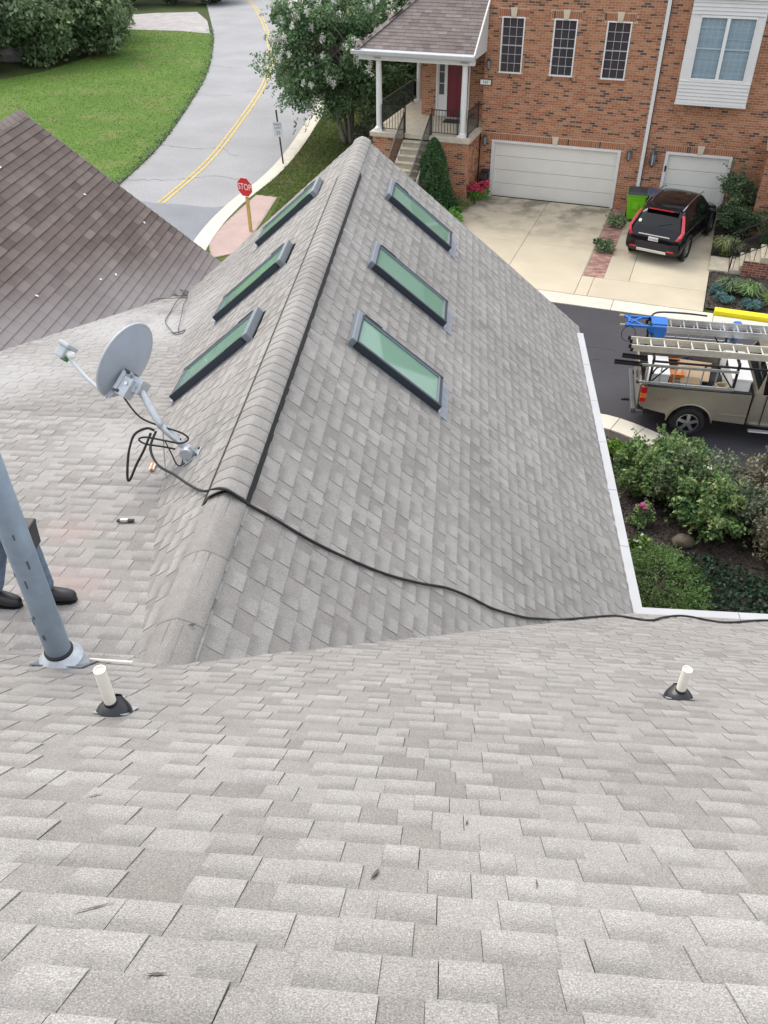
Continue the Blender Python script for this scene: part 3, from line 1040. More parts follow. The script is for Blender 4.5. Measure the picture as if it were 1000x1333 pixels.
def band(line, d0, d1, z, th=None):
    """strip between offsets d0..d1 to the right of a polyline; with th it becomes a solid"""
    L = [Vector((x, y, 0)) for x, y in line]
    o0, o1 = [], []
    for i, p in enumerate(L):
        d = (L[min(i+1, len(L)-1)]-L[max(i-1, 0)]).normalized()
        n = Vector((d.y, -d.x, 0))
        o0.append(p+n*d0); o1.append(p+n*d1)
    return o0, o1
def kerb_run(root, line, d0, d1, z0, z1, mat, name, step):
    a, c = band(line, d0, d1, 0)
    for i in range(0, len(a)-1, step):
        k = min(i+step, len(a)-1)
        b = B()
        A, C = a[i:k+1], c[i:k+1]
        # hold back a narrow joint at each end
        e0, e1 = (A[1]-A[0]).normalized()*.006, (A[-1]-A[-2]).normalized()*.006
        A = [A[0]+e0]+A[1:-1]+[A[-1]-e1]; C = [C[0]+e0]+C[1:-1]+[C[-1]-e1]
        m = len(A)
        vs = [Vector((p.x, p.y, z1)) for p in A+C]+[Vector((p.x, p.y, z0)) for p in A+C]
        fs = [(j, j+1, m+j+1, m+j) for j in range(m-1)]
        fs += [(j, 2*m+j, 2*m+j+1, j+1) for j in range(m-1)]+[(m+j, m+j+1, 3*m+j+1, 3*m+j) for j in range(m-1)]
        fs += [(0, m, 3*m, 2*m), (m-1, 3*m-1, 4*m-1, 2*m-1)]
        b.add(vs, fs, 0, rng.random())
        b.build(name, mat, root, world=True, bevel=.012 if z1-z0 > .08 else 0)
kb = empty('street_kerb', (-8, 40, 0), kind='structure')
rr = [p for p in roadR if -8 < p[1] < 96][::-1]         # runs away from the camera, land on the right
kerb_run(kb, rr, .0, .52, -.05, .022, MAT['kerb_conc'], 'gutter_pan', 3)
kerb_run(kb, rr, .522, .70, -.05, .13, MAT['kerb_conc'], 'kerb_stone', 3)

lawnL = [p for p in roadL if 8 < p[1] < 71]
flat('lawn', lawnL+[(-16.5, 8), (-40, 8), (-40, 46), (-29, 53), (-26.5, 56), (-25.4, 60), (-25.6, 66), (-26.2, 71), (-21.8, 70.4)], .035, MAT['lawn_green'])
flat('gravel_drive', [(-19.2, 69.5), (-20.9, 75.2), (-22.9, 79.6), (-26.4, 79.0), (-28.6, 77.9), (-33, 76), (-33, 70.5), (-26, 71.2), (-21.8, 70.6)], .012, MAT['gravel'])
verge_in = [Vector((x, y, 0)) for x, y in rr if 20 < y < 90]
vo = band([(p.x, p.y) for p in verge_in], .702, 1, 0)[0]
flat('verge', [(p.x, p.y) for p in vo]+[(6, 88), (3.0, 50), (-3.6, 35), (-3.4, 27), (-7, 20)], .10, MAT['lawn_patchy'])

# pink paved ramp behind the stop sign
ramp = empty('paved_ramp', (-7.9, 30, 0), kind='structure')
rp = [(-8.15, 33.3), (-7.25, 33.05), (-7.3, 31), (-7.45, 27.4), (-8.35, 26.8), (-8.80, 28.2), (-8.72, 29.8), (-8.45, 31.6)]
flat('joint_bed', rp, .118, MAT['joint_pale'], ramp)
sb = B(); first = []
for j in range(70):
    for i in range(16):
        x, y = -8.85+i*.105+(0 if j % 2 else .05), 26.8+j*.21*.5
        if inside(rp, np.array([x-.05, x+.05]), np.array([y, y])).all() and j % 1 == 0:
            sb.box((x, y, .120), (.103, .103, .012), 0, 0, rng.uniform(.35, .65))
sb.build('paver', MAT['paver_pink'], ramp, world=True, kind='stuff')
pad = empty('concrete_pad', (-7.2, 28.6, 0), kind='structure')
b = B(); b.box((-7.05, 28.6, .09), (.55, 1.5, .10), R(-4)); b.build('slab', MAT['kerb_conc'], pad, world=True)

# dark parking lot
FP = R(-15.2)
F0 = Vector((1.110, 34.011, 0))
FM = Matrix.Translation(F0) @ Matrix.Rotation(FP, 4, 'Z')
def fw(a, b, z=0.): return FM @ Vector((a, b, z))
pts = [fw(-14, -9.22), fw(8.92, -8.90), fw(30, -8.9)]
flat('parking_lot', [(-9.3, 25.6)]+[(p.x, p.y) for p in pts]+[(34, 4), (10, 4), (2.0, 8), (-9.2, 8)], .010, MAT['asphalt_new'])
# crack seals winding over the lot
for P in ([(3.3, 22.6), (4.1, 22.3), (4.6, 21.4), (5.2, 21.1)], [(3.0, 21.0), (3.8, 21.4), (4.5, 21.2)], [(3.2, 20.1), (3.9, 20.7), (4.4, 20.2)]):
    b = B(); b.tube([Vector((p.x, p.y, .006)) for p in spline([(x, y, 0) for x, y in P], 6)], .014, 5)
    o = b.build('crack_seal', MAT['seal_dark']); o['kind'] = 'structure'

# front garden of the near house, raised behind a curving kerb
kin = sp2([(-3, 18.0), (1.5, 17.55), (3.0, 17.25), (3.8, 17.02), (4.7, 16.3), (5.35, 15.45), (6.3, 14.2), (7.4, 12.7), (9.2, 10.8), (14, 8.5)], 4)
gk = empty('garden_kerb', (4.7, 16.5, 0), kind='structure')
kerb_run(gk, kin[::-1], .0, .60, -.03, .135, MAT['kerb_conc'], 'kerb_stone', 2)
bed = flat('garden_bed', kin+[(14, 6.6), (2.4, 6.6), (2.0, 9), (2.0, 14), (-3, 14)], .09, MAT['soil'])

# driveways in front of the brick houses
drv = empty('driveway', F0, FP, kind='structure')
def slab(a0, a1, b0, b1, z=.03, mat='drive_conc', name='slab', tone=None, parent=drv, slope=0.):
    b = B()
    g = .006
    b.bb(a0+g, a1-g, b0+g, b1-g, -.05, z, 0, rng.random() if tone is None else tone)
    return b.build(name, MAT[mat], parent, bevel=.008)
for a0, a1 in ((-.62, 2.42), (2.42, 4.86)):
    for b0, b1 in ((-8.18, -4.42), (-4.42, -.02)):
        slab(a0, a1, b0, b1)
slab(4.86, 5.26, -8.18, -6.68); slab(5.26, 8.72, -8.18, -6.68)
slab(4.86, 4.9, -6.68, -.3)
for b0, b1, a1 in ((-6.68, -4.1, 8.72), (-4.1, -.02, 8.68)):
    slab(5.54, 6.35, b0, b1, tone=.2); slab(6.35, a1, b0, b1)
for a0, a1 in ((-14, -9), (-9, -4.5), (-4.5, -.9), (-.9, 2.6), (2.6, 6.09), (6.09, 9.02)):
    slab(a0, a1, -8.92-.02*(a0 < 9), -8.19, .026, 'kerb_conc', 'gutter_pan')
slab(9.02, 13, -8.92, -8.33, .022, 'kerb_conc', 'gutter_pan'); slab(13, 18, -8.92, -8.33, .022, 'kerb_conc', 'gutter_pan')
for a0, a1 in ((9.02, 12), (12, 15), (15, 18)):
    slab(a0, a1, -8.28, -7.98, .14, 'kerb_yellow', 'kerb_stone')
# brick paver strip between the drives
flat('joint_bed', [(4.9, -6.68), (5.54, -6.68), (5.54, -.05), (4.9, -.05)], .012, MAT['joint_sand'], drv, world=False)
sb = B()
for j in range(62):
    for i in range(3):
        a = 4.905+i*.212+(0.106 if j % 2 else 0)
        w = .204
        if a+w > 5.54: w = 5.54-a
        if w > .03: sb.bb(a, a+w, -6.66+j*.1065, -6.66+j*.1065+.099, .01, .028+rng.uniform(-.003, .003), 0, rng.random())
        if i == 0 and j % 2: sb.bb(4.905, 5.003, -6.66+j*.1065, -6.66+j*.1065+.099, .01, .028, 0, rng.random())
sb.build('paver', MAT['paver'], drv, kind='stuff')
rg = flat('planting_bed', [(8.74, -7.9), (18, -7.9), (18, 0), (8.74, 0)], .04, MAT['soil'], drv, world=False)
lg = flat('planting_bed', [(-5.6, -8.1), (-.64, -8.1), (-.64, 0), (-5.6, 0)], .04, MAT['soil'], drv, world=False)

# ================================================================== brick houses
BH, BL = .0775, .236
def brick_wall(bk, mo, o, xd, nrm, a0, a1, z0, z1, holes=(), dark=.2, trim=()):
    """running-bond bricks standing 8 mm proud of a mortar sheet; holes are (a0,a1,z0,z1)"""
    o, xd, nrm = Vector(o), Vector(xd), Vector(nrm)
    up = Vector((0, 0, 1))
    rows = int((z1-z0)/BH)
    allh = list(holes)+list(trim)
    # mortar sheet in cells so that the openings stay open
    xs = sorted({a0, a1, *[min(max(h[i], a0), a1) for h in holes for i in (0, 1)]})
    zs = sorted({z0, z1, *[min(max(h[i], z0), z1) for h in holes for i in (2, 3)]})
    for i in range(len(xs)-1):
        for j in range(len(zs)-1):
            xm, zm = (xs[i]+xs[i+1])/2, (zs[j]+zs[j+1])/2
            if any(h[0] < xm < h[1] and h[2] < zm < h[3] for h in holes): continue
            mo.add([o+xd*x+up*z for x, z in ((xs[i], zs[j]), (xs[i+1], zs[j]), (xs[i+1], zs[j+1]), (xs[i], zs[j+1]))], [(0, 1, 2, 3)])
    for r in range(rows):
        zb = z0+r*BH
        zt = zb+BH-.016
        segs = [(a0, a1)]
        for h in allh:
            if zt > h[2]+.01 and zb < h[3]-.01:
                ns = []
                for s in segs:
                    if h[1] <= s[0] or h[0] >= s[1]: ns.append(s); continue
                    if h[0] > s[0]: ns.append((s[0], h[0]))
                    if h[1] < s[1]: ns.append((h[1], s[1]))
                segs = ns
        u = a0-(BL/2 if r % 2 else 0)
        while u < a1:
            for s in segs:
                x0, x1 = max(u+.009, s[0]+.003), min(u+BL-.009, s[1]-.003)
                if x1-x0 < .03: continue
                t = rng.uniform(0, .17) if rng.random() < dark*.65 else rng.uniform(.25, 1)
                p = .008+rng.uniform(-.002, .003)
                c = [(x0, zb), (x1, zb), (x1, zt), (x0, zt)]
                vs = [o+xd*x+up*z+nrm*p for x, z in c]+[o+xd*x+up*z-nrm*.002 for x, z in c]
                bk.add(vs, [(0, 1, 2, 3), (0, 4, 5, 1), (1, 5, 6, 2), (2, 6, 7, 3), (3, 7, 4, 0)], 0, t)
            u += BL
def soldier(bk, o, xd, nrm, a0, a1, z0, z1, pr=.014):
    o, xd, nrm = Vector(o), Vector(xd), Vector(nrm)
    n = int(round((a1-a0)/.078))
    w = (a1-a0)/n
    for i in range(n):
        t = rng.uniform(0, .17) if rng.random() < .06 else rng.uniform(.25, .7)
        c = o+xd*(a0+w*(i+.5))+Vector((0, 0, (z0+z1)/2))
        bk.boxa(c, xd*(w/2-.009), nrm*pr, (0, 0, (z1-z0)/2), 0, t)
X, Y, Z = Vector((1, 0, 0)), Vector((0, 1, 0)), Vector((0, 0, 1))

hA = empty('brick_house', F0, FP, 'orange brick house with a double garage, three tall windows and a columned porch', 'house')
hB = empty('brick_house', F0, FP, 'orange brick house with a single garage under a white sided bay window', 'house')
WIN = [(.08, .91), (1.93, 2.75), (3.75, 4.58)]
bk, mo = B(), B()
hol = [(a-.0, c+.0, 4.44, 6.24) for a, c in WIN]+[(0, 4.87, 0, 2.14)]
trm = [(a-.12, c+.12, 6.24, 6.47) for a, c in WIN]+[(a-.08, c+.08, 4.33, 4.44) for a, c in WIN]+[(-.10, 4.97, 2.14, 2.37)]
brick_wall(bk, mo, (0, 0, 0), X, -Y, -.45, 5.60, 0, 9.2, hol, trim=trm)
for a, c in WIN:
    soldier(bk, (0, 0, 0), X, -Y, a-.12, c+.12, 6.245, 6.465); soldier(bk, (0, 0, 0), X, -Y, a-.08, c+.08, 4.335, 4.435, .03)
soldier(bk, (0, 0, 0), X, -Y, -.10, 4.97, 2.145, 2.365)
# porch base, side faces and the recessed entrance wall
brick_wall(bk, mo, (0, -1.70, 0), X, -Y, -4.25, -2.98, 0, 2.36)
brick_wall(bk, mo, (0, -1.70, 0), X, -Y, -1.98, -.50, 0, 2.36)
brick_wall(bk, mo, (-.50, -1.70, 0), Y, X, 0, 1.70, 0, 2.36)
brick_wall(bk, mo, (-4.25, -1.70, 0), Y, -X, 0, 5.2, 0, 2.36)
DO = (-2.66, -1.30, 2.5, 4.58)
brick_wall(bk, mo, (0, 1.20, 0), X, -Y, -3.25, -.46, 2.4, 5.4, [DO])
brick_wall(bk, mo, (-3.25, 1.20, 0), Y, -X, 0, 6, 2.4, 5.4)
brick_wall(bk, mo, (-.455, 0, 0), Y, -X, 0, 1.2, 2.4, 9.2)
w = bk.build('brick', MAT['brick'], hA, kind='stuff', fixn=False)
mo.build('wall', MAT['mortar'], hA)
b = B(); b.bb(-.44, 5.66, .02, 9, .0, 9.2); b.bb(-3.23, -.46, 1.24, 8, 0, 5.4)
def roofslab(b, x0, x1, y0, y1, z0, tp):
    ym = (y0+y1)/2
    b.add([(x0, y0, z0), (x1, y0, z0), (x1, ym, z0+tp*(ym-y0)), (x0, ym, z0+tp*(ym-y0)), (x0, y1, z0), (x1, y1, z0)], [(0, 1, 2, 3), (3, 2, 5, 4), (0, 3, 4), (1, 5, 2), (0, 4, 5, 1)])
# core walls keep light out behind the bricks: openings need a dark backing, so the core stops behind each pane
core = B()
core.bb(-.44, 5.66, .30, 9, .0, 9.2); core.bb(-3.23, -.46, 1.5, 8, 0, 5.4)
core.build('inner_wall', MAT['mortar'], hA)
b = B(); roofslab(b, -.6, 5.64, -.35, 9.3, 9.2, .6); b.build('roof', MAT['porch_shingle'], hA)

bk, mo = B(), B()
BAYW = (6.80, 8.46, 4.76, 6.53)
brick_wall(bk, mo, (0, 0, 0), X, -Y, 5.76, 11.6, 0, 9.2, [(6.45, 8.74, 0, 2.24), (6.52, 8.66, 4.2, 7.0)], trim=[(6.35, 8.84, 2.24, 2.46)])
soldier(bk, (0, 0, 0), X, -Y, 6.35, 8.84, 2.245, 2.455)
brick_wall(bk, mo, (9.80, -1.30, 0), Y, -X, 0, 1.3, 0, 2.9)
brick_wall(bk, mo, (9.80, -1.30, 0), X, -Y, 0, 2.4, 0, 2.9)
bk.build('brick', MAT['brick'], hB, kind='stuff', fixn=False)
mo.build('wall', MAT['mortar'], hB)
core = B(); core.bb(5.72, 11.6, .30, 9, 0, 9.2); core.bb(9.84, 12.2, -1.26, -.02, 0, 2.88); core.build('inner_wall', MAT['mortar'], hB)
b = B(); b.bb(9.70, 12.3, -1.40, -.012, 2.9, 3.05); b.build('porch_slab', MAT['stone_cap'], hB, bevel=.01)
b = B(); roofslab(b, 5.70, 11.8, -.35, 9.3, 9.2, .6); b.build('roof', MAT['porch_shingle'], hB)

def keystone(house, a, z0, z1):
    b = B()
    b.prism([(-.085, z0), (.085, z0), (.125, z1), (-.125, z1)], (a, -.012, 0), X, Z, (0, -.045, 0))
    b.build('keystone', MAT['keystone'], house, bevel=.006)
for a, c in WIN: keystone(hA, (a+c)/2, 6.23, 6.52)
keystone(hA, 2.42, 2.13, 2.42); keystone(hB, 7.62, 2.23, 2.52)

def window(house, a0, a1, z0, z1, cols, rows, y=.05):
    b = B()
    f = .045
    b.bb(a0, a0+f, y-.07, y+.04, z0, z1); b.bb(a1-f, a1, y-.07, y+.04, z0, z1)
    b.bb(a0+f, a1-f, y-.07, y+.04, z0, z0+f); b.bb(a0+f, a1-f, y-.07, y+.04, z1-f, z1)
    fr = b.build('window', MAT['frame_white'], house)
    b = B()
    for i in range(1, cols):
        x = a0+f+(a1-a0-2*f)*i/cols
        b.bb(x-.008, x+.008, y-.022, y-.004, z0+f, z1-f)
    for j in range(1, rows):
        z = z0+f+(z1-z0-2*f)*j/rows
        hh = .018 if j*2 == rows else .008
        b.bb(a0+f, a1-f, y-.026, y-.002, z-hh, z+hh)
    b.build('muntin', MAT['muntin_grey'], fr)
    zm = (z0+z1)/2
    for za, zb, dy in ((z0+f, zm, .0), (zm, z1-f, .006)):
        b = B()
        b.add([(a0+f, y+dy, za), (a1-f, y+dy, za), (a1-f, y+dy, zb), (a0+f, y+dy, zb)], [(0, 1, 2, 3)])
        b.build('pane', MAT['window_dark'], fr)
for a, c in WIN: window(hA, a, c, 4.44, 6.24, 3, 6)

def garage(house, a0, a1, h, n=4):
    b = B()
    b.bb(a0, a0+.11, -.03, .16, 0, h); b.bb(a1-.11, a1, -.03, .16, 0, h); b.bb(a0+.11, a1-.11, -.03, .16, h-.09, h)
    b.build('door_frame', MAT['white_trim'], house)
    root = None
    b = B(); b.bb(a0+.11, a1-.11, .135, .16, .015, h-.09)
    root = b.build('garage_door', MAT['garage_white'], house)
    for i in range(n):
        ph = (h-.09-.015)/n
        z0 = .015+ph*i
        b = B(); b.bb(a0+.115, a1-.115, .09, .133, z0+.006, z0+ph-.006)
        b.build('door_panel', MAT['garage_white'], root, bevel=.008)
    b = B(); b.bb(a0+.11, a1-.11, .085, .135, .0, .014); b.build('door_seal', MAT['black_rubber'], root)
garage(hA, 0, 4.87, 2.14); garage(hB, 6.45, 8.74, 2.24)
b = B(); b.bb(6.50, 6.56, -.05, -.031, 1.55, 1.75); b.build('door_handle', MAT['black_iron'], hB)

# bay window of the right-hand house
b = B()
b.bb(6.46, 6.78, -.52, -.50, 4.7, 6.6)
bay = b.build('bay_window', MAT['white_trim'], hB)
b = B(); b.bb(8.48, 8.72, -.52, -.50, 4.7, 6.6); b.build('corner_board', MAT['white_trim'], bay)
def lap(a0, a1, y0, z0, z1, nrm='y', exp=.11):
    b = B()
    z = z0
    while z < z1-.01:
        zt = min(z+exp, z1)
        if nrm == 'y':
            vs = [(a0, y0-.034, z), (a1, y0-.034, z), (a1, y0-.002, zt), (a0, y0-.002, zt), (a0, y0, z), (a1, y0, z)]
        else:
            vs = [(y0-.016*nrm, a0, z), (y0-.016*nrm, a1, z), (y0-.002*nrm, a1, zt), (y0-.002*nrm, a0, zt), (y0, a0, z), (y0, a1, z)]
        b.add(vs, [(0, 1, 2, 3), (0, 4, 5, 1)])
        bb_ = b.build('siding_board', MAT['siding'], bay); b = B()
        z += exp
lap(6.46, 8.72, -.52, 4.0, 4.70); lap(6.46, 8.72, -.52, 6.62, 7.3)
lap(6.78, 6.7801, -.5, 4.7, 4.71)
b = B(); b.bb(6.47, 8.71, -.50, .25, 4.0, 4.7); b.bb(6.47, 8.71, -.50, .25, 6.6, 8.2); b.bb(6.44, 6.47, -.5, .25, 4, 8.2); b.bb(8.71, 8.74, -.5, .25, 4.0, 8.2)
b.bb(6.43, 8.75, -.56, .0, 3.93, 3.995)
b.build('bay_box', MAT['white_trim'], bay)
b = B(); b.bb(6.40, 8.78, -.60, -.53, 7.05, 7.15); b.build('trim_board', MAT['white_trim'], bay)
bw = B(); a0, a1, z0, z1 = BAYW
bw.bb(6.78, a0, -.54, -.46, 4.7, 6.6); bw.bb(a1, 8.48, -.54, -.46, 4.7, 6.6); bw.bb(a0, a1, -.54, -.46, z1, 6.6); bw.bb(a0, a1, -.54, -.46, 4.7, z0)
am = (a0+a1)/2
bw.bb(am-.055, am+.055, -.535, -.46, z0, z1)
bw.build('frame', MAT['frame_white'], bay)
for s0, s1 in ((a0, am-.055), (am+.055, a1)):
    b = B(); b.add([(s0, -.50, z0), (s1, -.50, z0), (s1, -.50, z1), (s0, -.50, z1)], [(0, 1, 2, 3)])
    b.build('pane', MAT['window_glass'], bay, fixn=False)
    b = B()
    for i in range(1, 4):
        x = s0+(s1-s0)*i/4
        b.bb(x-.006, x+.006, -.494, -.486, z0, z1)
    for j in range(1, 6):
        z = z0+(z1-z0)*j/6
        hh = .022 if j == 3 else .006
        b.bb(s0, s1, -.497, -.488, z-hh, z+hh)
    b.build('muntin', MAT['frame_white'], bay)
    b = B()
    nz = 34
    for j in range(nz):
        z = z0+(z1-z0)*(j+.5)/nz
        b.boxa(((s0+s1)/2, -.40, z), ((s1-s0)/2, 0, 0), (0, .012, .029), (0, -.0008, .0008), 0, rng.random())
    b.build('blind', MAT['blind'], bay)
b = B(); b.bb(6.5, 8.68, -.30, -.28, 4.7, 6.6); b.build('inner_wall', MAT['bin_blue'], bay)

# downspout, sconces, house number
b = B(); b.bb(5.615, 5.735, -.12, -.02, .30, 9.2); b.boxa((5.67, -.18, .26), (.06, 0, 0), (0, .09, .06), (0, -.03, .04))
b.build('downspout', MAT['white_trim'], hB)
def sconce(house, a, z, y=-.02, s=1.):
    b = B()
    b.bb(a-.05*s, a+.05*s, y-.03, y, z-.11*s, z+.11*s)
    b.bar((a, y-.03, z+.10*s), (a, y-.14*s, z+.17*s), .02*s)
    b.lathe([(.01, .25*s), (.10*s, .17*s), (.11*s, .16*s), (.085*s, .15*s)], (a, y-.14*s, z-.05), n=6)
    b.lathe([(.07*s, -.14*s), (.05*s, -.16*s), (.01, -.21*s)], (a, y-.14*s, z-.05), n=6)
    for k in range(6):
        th = k*math.pi/3
        b.bar((a+.085*s*math.cos(th), y-.14*s+.085*s*math.sin(th), z-.05+.15*s), (a+.065*s*math.cos(th), y-.14*s+.065*s*math.sin(th), z-.05-.15*s), .014*s)
    o = b.build('wall_lamp', MAT['lantern'], house)
    b = B(); b.lathe([(.075*s, .15*s), (.055*s, -.14*s)], (a, y-.14*s, z-.05), n=6)
    b.build('lamp_glass', MAT['lantern_glass'], o)
sconce(hB, 6.04, 2.02, s=1.35); sconce(hA, 5.18, 2.05, s=.95); sconce(hA, -.25, 2.15, s=.95); sconce(hA, -.28, 4.75, s=.9)
b = B(); b.bb(-.38-.24, -.38+.24+.0, -.035, -.012, 4.0, 4.21)
pl = b.build('number_plate', MAT['ink_dark'], hA)
b = B(); b.bb(-.38-.20, -.38+.20, -.042, -.036, 4.025, 4.185); b.build('plate_face', MAT['plate_white'], pl)
text_mesh('lettering', '141', .15, MAT['ink_dark'], pl, (-.38, -.045, 4.105), X, Z, .001)

# porch: slab, columns, railings, steps, hip roof
b = B()
b.bb(-4.34, -2.99, -1.79, 3.5, 2.37, 2.52); b.bb(-2.99, -1.97, -1.70, 1.19, 2.372, 2.515); b.bb(-1.97, -.42, -1.79, -.012, 2.37, 2.52); b.bb(-2.99, -.47, -.010, 1.19, 2.37, 2.517)
b.build('porch_slab', MAT['stone_cap'], hA)
b = B(); b.bb(-2.1, -1.4, .25, .8, 2.522, 2.535); b.build('door_mat', MAT['bag_dark'], hA)
def column(a, bb):
    b = B()
    b.lathe([(.115, .10), (.118, .5), (.098, 2.36), (.098, 2.40)], (a, bb, 2.52), n=18)
    c = b.build('porch_column', MAT['white_trim'], hA, smooth=True)
    b = B(); b.box((a, bb, 2.555), (.33, .33, .07)); b.lathe([(.155, .07), (.16, .10), (.13, .13), (.112, .14)], (a, bb, 2.52), n=18); b.build('column_base', MAT['white_trim'], c)
    b = B(); b.box((a, bb, 4.995), (.30, .30, .07)); b.lathe([(.10, 2.33), (.14, 2.40), (.14, 2.44)], (a, bb, 2.52), n=18); b.build('column_capital', MAT['white_trim'], c)
for a, q in ((-4.07, -1.42), (-.80, -1.42), (-3.98, 3.1)): column(a, q)
def railing(p0, p1, nb, h=.88, post0=True, post1=True):
    p0, p1 = Vector(p0), Vector(p1)
    b = B()
    up = Vector((0, 0, 1))
    b.bar(p0+up*h, p1+up*h, .045, .025); b.bar(p0+up*.10, p1+up*.10, .03, .02)
    for i in range(nb):
        q = p0+(p1-p0)*(i+.5)/nb
        b.bar(q+up*.11, q+up*(h-.01), .016, .016, up=(0, 1, 0))
    if post0: b.bar(p0, p0+up*(h+.06), .04, .04, up=(0, 1, 0))
    if post1: b.bar(p1, p1+up*(h+.06), .04, .04, up=(0, 1, 0))
    return b.build('railing', MAT['black_iron'], hA)
railing((-3.90, -1.55, 2.52), (-3.0, -1.55, 2.52), 8); railing((-1.96, -1.55, 2.52), (-.95, -1.55, 2.52), 9)
railing((-.58, -1.50, 2.52), (-.58, -.06, 2.52), 11); railing((-4.18, -1.3, 2.52), (-4.18, 2.9, 2.52), 30)
NS = 14
for i in range(NS-1):
    z = 2.5-.178*(i+1)
    b = B(); b.bb(-2.955, -2.0, -1.70-.27*(i+1), -1.70-.27*i+.0, max(z-.40, .0), z-.05)
    st = b.build('step', MAT['step_conc'], hA)
    b = B(); b.bb(-2.965, -1.99, -1.70-.27*(i+1)-.025, -1.70-.27*i-.001, z-.048, z, 0, .5); b.build('tread', MAT['step_conc'], st, bevel=.008)
L = (NS-1)*.27
for a in (-2.99, -1.965):
    b = B()
    b.prism([(-1.71, 2.30), (-1.71, .0), (-1.71-L-.1, .0), (-1.71-L-.1, .15)], (a-.03, 0, 0), Y, Z, (.06, 0, 0))
    b.build('stair_cheek', MAT['stone_cap'], hA)
    railing((a, -1.72, 2.34), (a, -1.72-L, .14), 36)
# entrance door and sidelight
b = B()
b.bb(-2.66, -2.60, 1.16, 1.30, 2.52, 4.58); b.bb(-2.27, -2.20, 1.16, 1.30, 2.52, 4.58); b.bb(-1.36, -1.30, 1.16, 1.30, 2.52, 4.58); b.bb(-2.60, -1.36, 1.16, 1.30, 4.50, 4.58)
dfr = b.build('door_frame', MAT['white_trim'], hA)
b = B(); b.bb(-2.20, -1.36, 1.21, 1.26, 2.53, 4.50)
for zz in ((2.65, 3.2), (3.3, 3.95), (4.03, 4.4)):
    for aa in ((-2.10, -1.82), (-1.74, -1.46)): b.bb(aa[0], aa[1], 1.20, 1.212, zz[0], zz[1])
dr = b.build('front_door', MAT['door_red'], hA)
b = B(); b.lathe([(.0, .06), (.03, .05), (.03, .02), (.015, .0)], (-1.44, 1.21, 3.45), (0, -1, 0), 10); b.build('handle', MAT['chrome'], dr)
b = B(); b.bb(-2.60, -2.27, 1.20, 1.27, 2.52, 3.30); b.bb(-2.60, -2.54, 1.20, 1.27, 3.3, 4.5); b.bb(-2.33, -2.27, 1.20, 1.27, 3.3, 4.5)
sl = b.build('sidelight', MAT['white_trim'], hA)
b = B(); b.bb(-2.54, -2.33, 1.23, 1.25, 3.30, 4.50); b.build('pane', MAT['window_dark'], sl)
b = B()
for z in (3.7, 4.1): b.bb(-2.54, -2.33, 1.215, 1.228, z-.01, z+.01)
b.build('muntin', MAT['white_trim'], sl)
# porch roof
PZ, PB = 5.25, -1.72
PT = .8333
pth = math.atan(PT)
SPF = Slope((-4.88, PB, PZ), (1, 0, 0), (0, -math.cos(pth), -math.sin(pth)), (0, -math.sin(pth), math.cos(pth)))
SPL = Slope((-4.88, PB, PZ), (0, 1, 0), (-math.cos(pth), 0, -math.sin(pth)), (-math.sin(pth), 0, math.cos(pth)))
LV = 3.9/math.cos(pth)
def kPF(cs):
    c = sum(cs, Vector())/4
    return c.x-(-4.88) > c.y-PB-.05 and c.x < -.43
def kPL(cs):
    c = sum(cs, Vector())/4
    return c.y-PB > c.x+4.88-.05
for S, ur, k in ((SPF, (0, 4.46), kPF), (SPL, (0, 7.5), kPL)):
    ps = field_3tab(S, ur, (-LV, .03), k)
    b = B()
    for p in ps: b.add(p[0], p[1], 0, p[2], p[3])
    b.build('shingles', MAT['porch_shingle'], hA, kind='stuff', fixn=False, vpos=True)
b = B()
b.add([(-4.88, PB, PZ-.02), (-.42, PB, PZ-.02), (-.42, PB+3.9, PZ-.02+3.9*PT), (-.98, PB+3.9, PZ-.02+3.9*PT), (-4.88, PB+7.5, PZ-.02), (-.98, PB+7.5, PZ-.02+3.9*PT)], [(0, 1, 2, 3), (0, 3, 5, 4)])
b.bb(-4.86, -.44, PB+.02, 5.7, PZ-.16, PZ-.12)
b.build('porch_roof', MAT['white_trim'], hA)
i = 0
while i < 20:
    p = Vector((-4.88, PB, PZ))+Vector((1, 1, PT))*(i*.19)
    q = p+Vector((1, 1, PT))*.21
    sd = Vector((1, -1, 0)).normalized()*.15
    b = B()
    dz = Vector((0, 0, .055)); lo = Vector((0, 0, -.05))
    b.add([p+dz, p+sd+lo+dz*.6, p-sd+lo+dz*.6, q+dz*.75, q+sd+lo+dz*.4, q-sd+lo+dz*.4], [(0, 1, 4, 3), (0, 3, 5, 2), (0, 2, 1)], 0, rng.random(), [1, 1, 1, 0, 0, 0])
    b.build('hip_cap_shingle', MAT['porch_shingle'], hA, vpos=True)
    i += 1
b = B()
b.bb(-5.0, -.36, PB-.13, PB-.01, PZ-.14, PZ-.01); b.bb(-5.0, -4.89, PB-.009, 6, PZ-.14, PZ-.01)
b.build('gutter', MAT['white_gutter'], hA, bevel=.015)
b = B(); b.bb(-4.8, -.44, PB+.15, PB+.33, PZ-.34, PZ-.165); b.bb(-4.8, -4.6, PB+.331, 5.6, PZ-.34, PZ-.165); b.build('porch_beam', MAT['white_trim'], hA)
n = 13
for j in range(n):       # triangular cheek of lap siding between porch roof and main wall
    z0, z1 = PZ-.12+j*.125, PZ-.12+(j+1)*.125
    y0 = PB+max(0, (z0-PZ+.02)/PT)
    y1 = PB+max(0, (z1-PZ+.02)/PT)
    if y0 > -.03: break
    b = B()
    b.add([(-.40, y0, z0), (-.40, -.004, z0), (-.415, -.004, z1), (-.415, min(y1, -.02), z1), (-.42, y0, z0), (-.42, -.004, z0)], [(0, 1, 2, 3), (0, 4, 5, 1)])
    b.build('siding_board', MAT['siding'], hA)
b = B()
